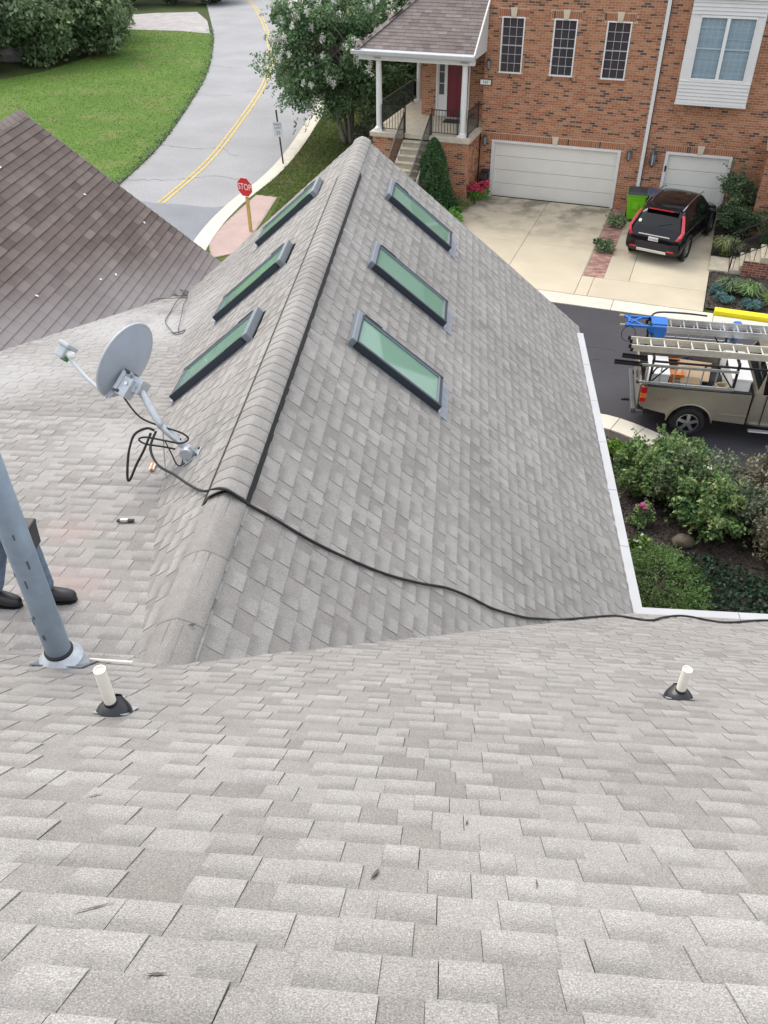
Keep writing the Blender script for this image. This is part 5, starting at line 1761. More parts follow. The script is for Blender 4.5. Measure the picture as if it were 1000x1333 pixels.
def crown_pts(n, c, r, nc, cr, seed=0, squash=.75, lo=.35):
    C = clumps_in(nc, c, np.array(r)-cr*.6, seed, lo)
    k = n//nc
    pts, tn = [], []
    for q in C:
        s = cr*NR.uniform(.6, 1.25)
        pts.append(ell(k, q, (s, s, s*squash), .35)); tn.append(NR.normal(NR.normal(.48, .2), .16, k))
    return C, np.concatenate(pts), np.concatenate(tn)
def shoots(C, c, r, n, length, spacing, size, droop=.25):
    """leafy sprays that stick out of a crown: points along short arching twigs"""
    V, T = [], []
    c = np.array(c)
    for k in range(n):
        q = C[NR.integers(len(C))]
        d = (q-c)/np.array(r); d = d/(np.linalg.norm(d)+1e-6)+NR.normal(0, .35, 3); d[2] += .35
        d /= np.linalg.norm(d)
        L = length*NR.uniform(.6, 1.4)
        m = max(4, int(L/spacing))
        t = np.linspace(.3, 1, m)[:, None]*L
        p = q+np.array(r)*0+d*(cr_off(r)+t)-np.array([0, 0, droop])*(t*t)/L
        V.append(leaf_quads(p+NR.normal(0, size*.22, p.shape), size, .5)); T.append(NR.normal(NR.normal(.6, .18), .12, m))
    return np.concatenate(V), np.concatenate(T)
def cr_off(r): return min(r)*.16
def branches(b, base, tops, r0, bend=.25, r1=.01, seg=5):
    base = Vector(base)
    for t in tops:
        t = Vector(t)
        mid = base.lerp(t, .5)+Vector((NR.normal(0, bend), NR.normal(0, bend), bend*.6))
        pts = spline([base, mid, t], seg)
        rs = [r0+(r1-r0)*i/(len(pts)-1) for i in range(len(pts))]
        b.tube(pts, rs, 6)
def tree(name, base, c, r, nleaf, size, leaf, bark, label, group=None, nc=26, cr=1.1, trunk=.16, stems=1, cat='tree', lo=.35, squash=.75):
    o = empty(name, base, 0, label, cat, group)
    C, P, T = crown_pts(nleaf, c, r, nc, cr, squash=squash, lo=lo)
    P[:, 2] = np.maximum(P[:, 2], base[2]+.15)
    V2, T2 = shoots(C, c, r, int(nleaf/170)+10, .16*max(r), size*.34, size, .35)
    np_mesh('crown', np.concatenate([leaf_quads(P, size), V2]), 4, np.concatenate([T, T2]), MAT[leaf], o)
    b = B()
    if stems == 1:
        top = Vector((c[0], c[1], c[2]+r[2]*.25))
        b.tube(spline([base, Vector(base).lerp(top, .5)+Vector((NR.normal(0, .15), NR.normal(0, .15), 0)), top], 5), [trunk*(1-.07*i) for i in range(11)], 8)
        branches(b, Vector(base).lerp(top, .45), [C[i] for i in range(0, len(C), 2)], trunk*.4)
    else:
        for k in range(stems):
            th = 6.28*k/stems+.4
            f = Vector(base)+Vector((math.cos(th)*.22, math.sin(th)*.22, 0))
            m = Vector((c[0]+math.cos(th)*r[0]*.28, c[1]+math.sin(th)*r[1]*.28, c[2]-r[2]*.2))
            b.tube(spline([f, f.lerp(m, .5)+Vector((-math.cos(th)*.1, -math.sin(th)*.1, 0)), m], 5), [trunk*(1-.06*i) for i in range(11)], 8)
            branches(b, m, [C[i] for i in range(k, len(C), stems)], trunk*.4)
    b.build('trunk', MAT[bark], o, world=True, smooth=True)
    return o, C, P
def bush(name, base, r, nleaf, size, leaf, label, cat='shrub', group=None, nc=14, cr=.3, stems=7, flowers=None, aspect=.6, up=.3, lo=.45, squash=.8, shape=None):
    """r = (rx, ry, height)"""
    o = empty(name, base, 0, label, cat, group)
    c = (base[0], base[1], base[2]+r[2]*.52)
    C, P, T = crown_pts(nleaf, c, (r[0], r[1], r[2]*.52), nc, cr, squash=squash, lo=lo)
    P[:, 2] = np.maximum(P[:, 2], base[2]+.02+NR.random(len(P))*.05)
    V2, T2 = shoots(C, c, (r[0], r[1], r[2]*.52), int(nleaf/130)+6, .24*max(r), size*.30, size*.95)
    np_mesh('foliage', np.concatenate([leaf_quads(P, size, aspect, up), V2]), 4, np.concatenate([T, T2]), MAT[leaf], o)
    b = B()
    branches(b, base, [C[i] for i in range(0, len(C), max(1, len(C)//stems))], .018, .06, .005, 3)
    b.build('stem', MAT['bark'], o, world=True)
    if flowers:
        for pm, cnt, fs, npet in flowers:
            cand = np.argsort(-(P[:, 2]-.25*P[:, 1]))[:max(cnt*4, int(len(P)*(.03 if cnt < 3 else .22)))]      # blooms sit on the outside
            hi = P[NR.choice(cand, cnt, replace=False)]
            for q in hi:
                Q = ell(npet, q+np.array([0, 0, fs*.3]), (fs*.6, fs*.6, fs*.4), .3)
                np_mesh('flower', leaf_quads(Q, fs*.75, .9, 1.), 4, tones(npet, .55, .2), MAT[pm], o)
    return o

# crape myrtle on the verge
cm, C, P = tree('crape_myrtle', (-5.35, 40.9, .1), (-5.75, 40.6, 3.95), (3.45, 3.1, 3.0), 72000, .125, 'leaf_crape', 'bark_grey', 'crape myrtle tree with white blossom and several slim stems on the verge', nc=170, cr=.60, trunk=.11, stems=5, lo=.45)
top = C[np.argsort(-(C[:, 2]-.35*C[:, 1]))][:75]
for q in top:
    v = q-np.array([-5.75, 40.6, 3.2]); v /= np.linalg.norm(v)
    for k in range(2):
        p = q+v*NR.uniform(.60, .85)+NR.normal(0, .22, 3)
        m = int(NR.uniform(16, 55))
        Q = ell(m, p, (.13, .13, .19), .1)
        np_mesh('blossom', leaf_quads(Q, .075, .9), 4, tones(m, .5, .2), MAT['petal_white'], cm)

tree('tree', (-2.2, 43.6, .1), (-2.5, 44.0, 3.2), (2.6, 2.4, 3.6), 26000, .17, 'leaf_dark', 'bark', 'dark leafy tree close behind the columned porch', nc=50, cr=.9, lo=.4)
tree('tree', (-3.6, 48.5, .1), (-3.5, 48.5, 4.6), (3.2, 3.0, 4.2), 20000, .22, 'leaf_mid', 'bark', 'green tree behind the crape myrtle beyond the porch roof', nc=40, cr=1.2)
bush('shrub', (-4.05, 40.2, .1), (1.0, .9, 1.5), 5000, .10, 'leaf_grey', 'olive green shrub in the shade between crape myrtle and porch', nc=16, cr=.45)
# woodland edge along the far side of the lawn
BT = [(-25.0, 61.5, 3.2, 3.6, 'leaf_mid'), (-27.6, 57.8, 3.0, 3.2, 'leaf_mid'), (-30.6, 55.6, 3.0, 3.4, 'leaf_grey'), (-27.0, 67.0, 3.4, 4.2, 'leaf_mid'), (-29.6, 62.5, 3.6, 5.0, 'leaf_dark'),
      (-33.5, 58.5, 3.6, 5.0, 'leaf_pale'), (-33.2, 66.0, 4.2, 6.0, 'leaf_mid'), (-37.5, 61.0, 4.2, 6.0, 'leaf_grey'), (-29.5, 70.0, 3.4, 4.6, 'leaf_dark'), (-34.5, 72.5, 4.4, 6.0, 'leaf_dark'), (-36, 53.0, 3.6, 4.5, 'leaf_dark'), (-40, 70, 4.5, 6.5, 'leaf_mid')]
TL = ['mid green bushy tree at the near tip of the woodland by the gravel drive', 'green tree low over the middle of the lawn edge', 'grey green sparse tree at the edge of the lawn, in front of the pale bank', 'green tree next to the gravel drive', 'dark tree standing behind the first row along the lawn',
      'pale yellow green tree at the far left of the woodland edge', 'tall green tree deep in the woodland', 'tall grey green tree at the back of the woodland on the left', 'dark tree beside the gravel drive behind the green one', 'dark tall tree behind the gravel drive tree', 'dark tree at the left corner of the lawn', 'tall mid green tree at the very back of the woodland']
for (x, y, r, h, lf), lb in zip(BT, TL):
    tree('tree', (x, y, .0), (x, y, h*.72), (r, r, h*.80), 9500, .30, lf, 'bark_grey' if 'grey' in lf else 'bark', lb, 'trees along the edge of the lawn', nc=30, cr=1.15, trunk=.17, lo=.5)
BT2 = [(-22.6, 84.5, 2.2, 2.2), (-26.0, 84.6, 2.4, 2.4), (-29.8, 83.6, 2.6, 2.8), (-33.5, 82.0, 2.8, 3.0), (-24.2, 88.5, 3.4, 5.0), (-28.5, 89.5, 3.6, 5.5), (-33.5, 88, 4, 6)]
L2 = ['dark shrub beyond the gravel drive, next to the road', 'second dark shrub from the road beyond the gravel drive', 'third dark shrub from the road beyond the gravel drive', 'dark shrub farthest from the road beyond the gravel drive', 'tree behind the dark shrub next to the road', 'tree behind the second dark shrub from the road', 'tall tree behind the farthest dark shrubs']
for (x, y, r, h), lb in zip(BT2, L2):
    tree('tree' if h > 4 else 'large_shrub', (x, y, 0), (x, y, h*.6), (r, r*.9, h*.62), 6500, .30, 'leaf_dark', 'bark', lb, 'planting beyond the gravel drive', nc=18, cr=1.0, cat='tree' if h > 4 else 'shrub')
rk = empty('pale_bank', (-33, 61.5, 0), 0, kind='structure')
b = B()
for i in range(26):
    x, y = -35+NR.random()*7.5, 57.5+NR.random()*6
    lumpy(b, (x, y, .2+NR.random()*1.2), (.7+NR.random()*.6, .6, .5+NR.random()*.5), 6, seed=i)
b.build('boulders', MAT['gravel'], rk, world=True, kind='stuff')

# porch planting
def cone_shrub(base, r, h, n, size, leaf, label):
    o = empty('conical_shrub', base, 0, label, 'shrub')
    t = NR.random(n)**1.35
    th = NR.random(n)*6.283
    prof = r*(1-t)**.56*(.86+.14*np.clip(t*8, 0, 1))
    lump = 1+.10*np.sin(th*5+t*9)+.06*np.sin(th*11-t*17)
    rad = prof*lump*(.80+.22*NR.random(n))
    P = np.stack([base[0]+rad*np.cos(th), base[1]+rad*np.sin(th), base[2]+.05+h*t], axis=1)
    np_mesh('foliage', leaf_quads(P, size, .5, .2), 4, tones(n, .5, .2), MAT[leaf], o)
    b = B(); b.tube([base, (base[0], base[1], base[2]+h*.9)], [.07, .01], 6); b.build('trunk', MAT['bark'], o, world=True)
    return o
p = fw(-1.52, -2.62, .06)
cone_shrub(tuple(p), .86, 2.62, 15000, .075, 'leaf_conifer', 'clipped conical evergreen standing in front of the porch wall')
for i, (a, bb_, r, h, lb) in enumerate(((-.75, -3.5, .8, .55, 'bright green low shrub at the foot of the conical evergreen, nearest the drive'), (-1.75, -4.3, .9, .6, 'bright green low shrub behind the wing roof edge, left of the one by the drive'), (-1.0, -4.9, .8, .55, 'bright green low shrub nearest the parking lot below the conical evergreen'))):
    p = fw(a, bb_, .05); bush('low_shrub', tuple(p), (r, r*.85, h), 5200, .085, 'leaf_hedge', lb, group='bright shrubs beside the drive', nc=20, cr=.26)
for a, bb_, lb in ((-.10, -.62, 'red flowering plant against the wall below the hose reel'), (-.22, -1.30, 'red flowering plant in front, nearer the bright green shrubs')):
    p = fw(a, bb_, .05); bush('flowering_plant', tuple(p), (.42, .36, .80), 1500, .06, 'leaf_hedge', lb, 'flower', 'red flowers by the garage', nc=14, cr=.17, flowers=[('petal_red', 60, .105, 12)])
p = fw(-.48, -2.0, .05); bush('grassy_plant', tuple(p), (.40, .4, .45), 1500, .10, 'leaf_streak', 'pale grassy plant between the red flowers and the bright shrub', nc=8, cr=.2, aspect=.14)
for a, bb_, lb in ((5.20, -1.72, 'dark leafy plant growing in the brick strip, the one nearer the bins'), (5.16, -4.30, 'green plant growing in the brick strip, farther from the bins')):
    p = fw(a, bb_, .03); bush('strip_plant', tuple(p), (.40, .55, .34), 900, .085, 'leaf_mid', lb, 'plant', 'plants in the brick strip', nc=12, cr=.2)
# right-hand border
def bl(a, b_, z=.05): return tuple(fw(a, b_, z))
bush('shrub', bl(9.20, -.55), (.75, .6, 2.0), 7500, .085, 'leaf_mid', 'tall loose green shrub climbing beside the single garage door', nc=34, cr=.28, lo=.3)
bush('shrub', bl(9.15, -1.75), (.72, .7, 1.1), 5200, .07, 'leaf_dark', 'dark rounded shrub in front of the tall loose one by the garage', nc=20, cr=.28)
bush('shrub', bl(9.75, -1.55), (.52, .5, 1.0), 3600, .065, 'leaf_pale', 'yellowish rounded shrub beside the dark one near the brick pier', nc=14, cr=.24)
cone_shrub(bl(10.75, -2.35), .60, 3.1, 9000, .07, 'leaf_conifer', 'dark upright evergreen at the right edge before the brick pier')
o = empty('spiky_plant', bl(9.12, -3.45), 0, 'spiky yellow and green striped plant beside the drive', 'plant')
def tufts(o, base, r, h, n, mat, name='leaf_blades', w=.018):
    th = NR.random(n)*6.283; rr_ = r*(.35+.65*NR.random(n)); hh = h*NR.uniform(.55, 1.1, n)
    b0 = np.array(base)+np.stack([NR.normal(0, r*.12, n), NR.normal(0, r*.12, n), np.zeros(n)], 1)
    d = np.stack([np.cos(th), np.sin(th), np.zeros(n)], 1); s = np.stack([-np.sin(th), np.cos(th), np.zeros(n)], 1)*w
    m = b0+d*(rr_*.5)[:, None]+np.stack([0*hh, 0*hh, hh*.9], 1)
    t = b0+d*rr_[:, None]+np.stack([0*hh, 0*hh, hh*.72], 1)
    V = np.concatenate([np.stack([b0-s, b0+s, m+s, m-s], 1), np.stack([m-s, m+s, t+s*.1, t-s*.1], 1)])
    return np_mesh(name, V, 4, np.tile(NR.normal(.5, .25, n), 2), MAT[mat], o)
tufts(o, bl(9.12, -3.45), .62, .62, 260, 'leaf_streak')
for a, bb_, lf, r, lb in ((9.35, -6.55, 'leaf_mid', .52, 'green strappy clump below the entry stairs'), (9.95, -6.75, 'leaf_rose', .55, 'second strappy green clump, between the stairs and the yellow kerb'), (10.7, -7.3, 'leaf_lime', .5, 'pale green clump behind the yellow kerb at the right edge')):
    o = empty('strappy_plant', bl(a, bb_), 0, lb, 'plant', 'clumps behind the yellow kerb'); tufts(o, bl(a, bb_), r, .45, 300, lf)
for a, bb_, lb in ((9.05, -6.75, 'blue green mound of ground juniper at the bed corner'), (9.25, -7.40, 'blue green mound nearest the corner of the yellow kerb'), (10.05, -7.55, 'blue green mound behind the middle of the yellow kerb')):
    bush('low_shrub', bl(a, bb_), (.36, .3, .28), 1500, .05, 'leaf_blue', lb, group='blue green mounds', nc=12, cr=.14)

# near garden
G0 = .09
bush('rose_bush', (4.40, 14.75, G0), (.95, .90, 1.15), 10500, .085, 'leaf_rose', 'large leafy green rose bush next to the curved kerb and the gutter', nc=80, cr=.20, flowers=[('petal_pink', 3, .07, 16)])
bush('rose_bush', (5.30, 13.65, G0), (.95, .95, 1.05), 9500, .095, 'leaf_rose', 'bright green bush in the middle of the near garden, in front of the large rose', nc=70, cr=.20)
bush('rose_bush', (5.05, 15.15, G0), (.75, .6, 1.0), 5200, .08, 'leaf_rose', 'loose green bush whose shoots reach over the curved kerb', nc=44, cr=.17, lo=.3)
bush('rose_bush', (5.75, 14.65, G0), (.6, .6, 1.0), 4500, .075, 'leaf_grey', 'grey green bush between the bright green one and the curved kerb', nc=26, cr=.24)
bush('shrub', (6.65, 14.05, G0), (.85, .8, 1.3), 8000, .075, 'leaf_bronze', 'bronze tinged shrub at the right edge near the curved kerb', nc=40, cr=.28)
bush('shrub', (6.45, 12.85, G0), (.75, .8, 1.3), 7500, .07, 'leaf_bronze', 'grey brown feathery shrub at the right edge, nearer the house', nc=34, cr=.28)
bush('shrub', (6.75, 11.75, G0), (.6, .6, .9), 3500, .07, 'leaf_grey', 'grey green shrub lowest at the right edge by the house gutter', nc=18, cr=.26)
bush('rose_bush', (4.75, 14.35, G0), (.8, .7, 1.25), 5600, .085, 'leaf_pale', 'paler yellow green bush grown into the middle of the rose bushes', nc=36, cr=.22, lo=.35)
bush('shrub', (6.15, 13.45, G0), (.75, .75, 1.1), 6000, .08, 'leaf_grey', 'grey green shrub between the bright green bush and the bronze shrubs', nc=32, cr=.26)
bush('low_shrub', (3.75, 16.05, G0), (.42, .3, .34), 2200, .06, 'leaf_lime', 'small yellow green mound in the corner of bed and kerb', nc=12, cr=.16)
bush('low_shrub', (4.05, 15.55, G0), (.32, .3, .36), 1500, .06, 'leaf_lime', 'small yellow green plant between the mound and the large rose', nc=10, cr=.15)
bush('rose_bush', (3.95, 13.55, G0), (.28, .28, .5), 700, .07, 'leaf_rose', 'small rose with one bright pink bloom beside the gutter', nc=8, cr=.13, flowers=[('petal_pink', 1, .13, 40)])
bush('flowering_plant', (3.72, 12.75, G0), (.30, .28, .36), 1100, .06, 'leaf_lime', 'small plant with white flowers beside the gutter', 'flower', nc=9, cr=.14, flowers=[('petal_white', 9, .06, 8)])
def spread(label, cx, cy, rx, ry, n, leaf, h=.35):
    o = empty('juniper', (cx, cy, G0), 0, label, 'shrub')
    V, T = [], []
    for k in range(n):
        a = NR.random()*6.283; rr_ = math.sqrt(NR.random())
        x, y = cx+rx*rr_*math.cos(a), cy+ry*rr_*math.sin(a)
        z = G0+h*(1-rr_**2)*.8+.06
        d = np.array([math.cos(a)+NR.normal(0, .5), math.sin(a)+NR.normal(0, .5), .35]); d /= np.linalg.norm(d)
        m = 16
        t = np.linspace(0, .42, m)
        P0 = np.array([x, y, z])+t[:, None]*d+np.stack([0*t, 0*t, -.5*t*t], 1)
        P0 = P0+NR.normal(0, .012, P0.shape)
        V.append(leaf_quads(P0, .055, .35)); T.append(NR.normal(NR.normal(.5, .15), .12, m))
    np_mesh('foliage', np.concatenate(V), 4, np.concatenate(T), MAT[leaf], o)
    b = B(); branches(b, (cx, cy, G0), [(cx+rx*.7*math.cos(t), cy+ry*.7*math.sin(t), G0+h*.6) for t in np.linspace(0, 6, 9)], .02, .05, .005, 3); b.build('stem', MAT['bark'], o, world=True)
spread('spreading green juniper between the gutter and the dark ivy', 4.02, 11.6, .62, .95, 620, 'leaf_juniper')
# dark ivy carpet and mulch chips
ivp = [(4.5, 12.6), (5.2, 12.5), (6.2, 11.9), (9, 10.6), (9, 6.9), (3.2, 6.9), (3.6, 10.6), (4.5, 11.0)]
n = 26000
x, y = NR.uniform(3.2, 9, n), NR.uniform(6.9, 12.7, n)
k = inside(ivp, x, y); x, y = x[k], y[k]
P = np.stack([x, y, G0+.03+.14*NR.random(len(x))], 1)
iv = np_mesh('ivy', leaf_quads(P, .07, .8, 1.5), 4, tones(len(x), .5, .22), MAT['leaf_ivy'], None, 'stuff')
n = 26000
x, y = NR.uniform(2.3, 8, n), NR.uniform(9, 17.2, n)
k = inside([(2.3, 9), (2.3, 16.9), (3.7, 16.7), (4.6, 16.0), (5.3, 15.2), (6.5, 13.6), (8, 11.8), (8, 9)], x, y); x, y = x[k], y[k]
P = np.stack([x, y, G0+.01+.025*NR.random(len(x))], 1)
np_mesh('mulch', leaf_quads(P, .075, .35, 3.), 4, tones(len(x), .5, .28), MAT['mulch'], None, 'stuff')
for poly, nm in ((((8.76, -7.85), (14, -7.85), (14, -.1), (8.76, -.1)), 'mulch'), (((-5.5, -8), (-.7, -8), (-.7, -.1), (-5.5, -.1)), 'mulch')):
    n = 9000
    a0, a1 = min(p[0] for p in poly), max(p[0] for p in poly)
    A, Bq = NR.uniform(a0, a1, n), NR.uniform(-7.85, -.1, n)
    c, s = math.cos(FP), math.sin(FP)
    P = np.stack([F0.x+A*c-Bq*s, F0.y+A*s+Bq*c, .05+.02*NR.random(n)], 1)
    np_mesh(nm, leaf_quads(P, .09, .4, 3.), 4, tones(n, .5, .28), MAT['mulch'], None, 'stuff')
rk = empty('rock', (4.72, 12.95, G0), 0, 'brown rounded rock lying in the mulch below the bright green bush', 'rock')
b = B(); lumpy(b, (0, 0, .10), (.22, .16, .14), 9, seed=4); b.build('stone', MAT['rock'], rk, smooth=True)

# grass blades on lawn and verge
def grass(poly, n, h, mat, z, sz=.012, skip=None):
    xs, ys = [p[0] for p in poly], [p[1] for p in poly]
    x, y = NR.uniform(min(xs), max(xs), n), NR.uniform(min(ys), max(ys), n)
    k = inside(poly, x, y)
    if skip: k &= ~inside(skip, x, y)
    x, y = x[k], y[k]
    m = len(x)
    th = NR.random(m)*6.283
    hh = h*NR.uniform(.5, 1.3, m)
    ln = NR.normal(0, .5, (m, 2))*hh[:, None]
    b0 = np.stack([x, y, np.full(m, z)], 1)
    s = np.stack([np.cos(th), np.sin(th), 0*th], 1)*sz*NR.uniform(.7, 2, (m, 1))
    t = b0+np.stack([ln[:, 0], ln[:, 1], hh], 1)
    return np_mesh('grass', np.stack([b0-s, b0+s, t], 1), 3, tones(m, .5, .22), MAT[mat], None, 'stuff')
grass([p for p in lawnL if p[1] > 33]+[(-15, 33), (-27, 36), (-33, 50), (-29, 53), (-26.5, 56), (-25.4, 60), (-25.6, 66), (-26.2, 71), (-21.8, 70.4)], 38000, .05, 'grass_blade', .035, .016)
vp_ = [(p.x, p.y) for p in vo if p.y < 60]+[(-2, 60), (-2.5, 40), (-4, 34), (-3.8, 28), (-7, 24)]
RAMPX = [(-9, 26.3), (-9, 33.5), (-7.1, 33.25), (-7.2, 26.3)]
grass(vp_, 70000, .07, 'grass_dry', .10, .014, RAMPX); grass(vp_, 45000, .08, 'grass_blade', .10, .014, RAMPX)
# ragged weeds where the lawn meets the road
ex = [Vector((x, y, 0)) for x, y in roadL if 33 < y < 72]
P = []
for i in range(len(ex)-1):
    for k in range(46):
        q = ex[i].lerp(ex[i+1], NR.random()); P.append((q.x-NR.exponential(.16)+.06, q.y, .03+NR.random()*.14))
np_mesh('weeds', leaf_quads(np.array(P), .13, .4, .5), 4, tones(len(P), .35, .25), MAT['leaf_mid'], None, 'stuff')
# ================================================================== things on the near roof
# satellite dish on its mast
ds = empty('satellite_dish', (-2.18, 5.70, 6.98), 0, 'grey satellite dish on a bent mast bolted to the left slope of the wing roof', 'satellite dish')
DA, DM = Vector((-.871, .428, .239)).normalized(), Vector((.469, .583, .663))
DM = (DM-DA*DM.dot(DA)).normalized()
DN = DA.cross(DM)
DC = Vector((-2.80, 6.14, 7.66))
RU, RV, DEP = .345, .300, .075
b = B()
nr, na = 10, 48
vs, fs = [], []
for side in (0, 1):
    for i in range(nr+1):
        rr_ = i/nr
        for j in range(na):
            th = 6.2832*j/na
            vs.append(DC+DM*(RU*rr_*math.cos(th))+DN*(RV*rr_*math.sin(th))-DA*(DEP*(1-rr_**2)+(.006 if side else 0)))
k0 = (nr+1)*na
for side in (0, 1):
    for i in range(nr):
        for j in range(na):
            f = (side*k0+i*na+j, side*k0+i*na+(j+1) % na, side*k0+(i+1)*na+(j+1) % na, side*k0+(i+1)*na+j)
            fs.append(f if side == 0 else f[::-1])
b.add(vs, fs)
b.build('reflector', MAT['dish_grey'], ds, world=True, smooth=True, fixn=False)
b = B(); b.tube([DC+DM*(RU*math.cos(t))+DN*(RV*math.sin(t)) for t in np.linspace(0, 2*math.pi, 49)], .011, 8, cap=False); b.build('rim', MAT['dish_rim'], ds, world=True, smooth=True)
BK = DC-DM*.16-DN*.03-DA*(DEP+.01)
b = B()
b.boxa(BK-DA*.03, DM*.10, DN*.075, DA*.022); b.build('back_plate', MAT['dish_rim'], ds, world=True, bevel=.012)
b = B()
for s in (1, -1):
    b.tube([BK-DA*.02+DM*.09*s+DN*.06, BK-DA*.07+DM*.09*s+DN*.06], .016, 8); b.tube([BK-DA*.02+DM*.09*s-DN*.06, BK-DA*.07+DM*.09*s-DN*.06], .016, 8)
b.build('bolt', MAT['dish_dark'], ds, world=True)
M1, ME, MF = Vector((-2.655, 5.985, 7.47)), Vector((-2.475, 5.80, 7.23)), Vector((-2.20, 5.71, 7.03))
b = B()
b.boxa(BK-DA*.09-DM*.03, DM*.085, DN*.062, DA*.05); b.boxa(M1+(M1-ME).normalized()*.03, DM*.065, DN*.07, DA*.06)
for s in (1, -1): b.bar(BK-DA*.06+DN*.068*s, M1+DN*.068*s, .10, .012, up=DN)
b.build('mount_bracket', MAT['galv'], ds, world=True, bevel=.008)
b = B()
for q in (BK-DA*.10+DN*.065, BK-DA*.10-DN*.065, M1+DN*.07, M1-DN*.07, M1+DM*.05+DN*.066): b.lathe([(.0, .012), (.016, .012), (.016, -.012), (0, -.012)], q, DN, 6)
b.build('bracket_nut', MAT['chrome'], ds, world=True)
b = B(); b.tube(spline([M1+(M1-ME)*.15, M1, ME+Vector((-.01, .01, .05)), ME+Vector((.04, -.01, -.02)), MF], 6), .032, 12); b.build('mast', MAT['galv'], ds, world=True, smooth=True)
FT = SL.P(5.70, .60*1.0, .0)
FN, FV, FU = SL.n, SL.v, SL.u
FT = SL.P(5.71, (XR+2.20)/-CS*-1 if False else .80, 0)
b = B()
b.boxa(FT+FN*.010, FU*.065, FV*.10, FN*.005); b.boxa(FT+FN*.05, FU*.014, FV*.07, FN*.045)
b.lathe([(.0, .045), (.055, .045), (.06, .03), (.06, -.03), (.055, -.045), (0, -.045)], FT+FN*.07, FU, 14)
b.bar(FT+FN*.06, MF, .05, .05)
b.build('mount_foot', MAT['galv'], ds, world=True, bevel=.006)
b = B()
for du in (-.05, .05):
    for dv in (-.08, .08): b.lathe([(.0, .012), (.013, .012), (.013, .0)], FT+FN*.015+FU*du+FV*dv, FN, 6)
b.build('lag_bolt', MAT['dish_dark'], ds, world=True)
LN = DC+DA*.56-DM*.22
AB = DC-DM*.34-DA*.03
b = B(); b.bar(AB-DA*.02+DM*.06, AB, .05, .02, up=DN); b.tube(spline([AB, AB.lerp(LN, .5)-DM*.012, LN-DA*.05], 6), .017, 8); b.build('feed_arm', MAT['dish_rim'], ds, world=True)
b = B(); b.boxa(LN+DM*.02, DA*.045, DM*.065, DN*.06); b.boxa(LN+DM*.075, DA*.06, DM*.02, DN*.075)
ln = b.build('lnb', MAT['lnb_grey'], ds, world=True, bevel=.012)
b = B(); b.lathe([(.0, .075), (.030, .07), (.036, .05), (.034, .0)], LN-DA*.03+DM*.02, -DA, 12); b.build('feed_horn', MAT['lnb_cap'], ln, world=True, smooth=True)
b = B(); b.boxa(LN-DA*.035-DM*.035, DA*.025, DM*.02, DN*.025); b.build('connector', MAT['pcb_green'], ln, world=True)
rodf = SL.P(5.67, 1.03, .01)
b = B(); b.tube([ME+Vector((.03, -.02, -.03)), (-2.46, 5.72, 6.95), (-2.465, 5.67, 6.72)], .006, 5); b.boxa((-2.465, 5.67, 6.72), (.03, 0, 0), (0, .02, 0), (0, 0, .008)); b.build('strut', MAT['galv'], ds, world=True)

def cable(name, pts, r, mat, label, cat='cable', n=8, group=None):
    o = B(); P = spline(pts, n); o.tube(P, r, 6)
    c = P[len(P)//2]
    ob = o.build(name, MAT[mat], smooth=True)
    return tag(ob, label, cat, group)
lift = Vector((0, 0, .022))
run = [(-2.50, 5.76, 7.20), (-2.52, 5.62, 7.12), (-2.42, 5.47, 7.06), (-2.22, 5.29, 7.10), (-2.02, 5.06, 7.18), (-1.80, 4.76, 7.36), (-1.585, 4.60, 7.515)]
run += [tuple(SR.P(y, (x-XR)/CS, .020)) for x, y in ((-1.43, 4.60), (-1.30, 4.62), (-1.03, 4.64), (-.76, 4.70), (-.47, 4.80), (-.20, 4.95), (.02, 5.10), (.23, 5.18), (.44, 5.23), (.74, 5.39), (.92, 5.53))]
run += [tuple(SNr.P(x, (y-YE)/CS, .020)) for x, y in ((1.12, 5.70), (1.41, 5.93), (1.81, 6.24), (2.08, 6.02), (2.35, 6.35), (2.63, 6.55), (2.89, 6.18), (3.52, 6.55), (4.3, 6.4), (5.5, 6.5))]
cable('roof_cable', run, .0115, 'black_rubber', 'long black cable running from the dish over the ridge and down along the eave', n=7)
cable('cable_loop', [(-2.50, 5.73, 7.23), (-2.57, 5.74, 7.24), (-2.66, 5.69, 7.21), (-2.70, 5.62, 7.12), (-2.715, 5.55, 7.02), (-2.715, 5.47, 6.90), (-2.69, 5.47, 6.90), (-2.64, 5.54, 7.0), (-2.58, 5.62, 7.10), (-2.53, 5.72, 7.21)], .011, 'black_rubber', 'stiff black cable loop hanging to the left of the dish mast')
cable('cable_loop', [(-2.81, 5.95, 7.43), (-2.66, 5.84, 7.30), (-2.50, 5.80, 7.24), (-2.29, 5.76, 7.20), (-2.22, 5.74, 7.15), (-2.28, 5.70, 7.13), (-2.42, 5.70, 7.15), (-2.58, 5.71, 7.17), (-2.64, 5.70, 7.15), (-2.58, 5.68, 7.12), (-2.44, 5.68, 7.10), (-2.33, 5.68, 7.08)], .008, 'black_rubber', 'thin dark cable coiled round the elbow of the dish mast')
cable('cable_loop', [(-2.42, 5.71, 7.15), (-2.38, 5.71, 6.99), (-2.35, 5.70, 6.90), (-2.31, 5.71, 6.90), (-2.29, 5.73, 7.02), (-2.29, 5.74, 7.15)], .006, 'black_rubber', 'thin dark cable loop hanging between dish mast and roof')
gz = lambda x, y, h=.016: (x, y, zG(x, y)+h)
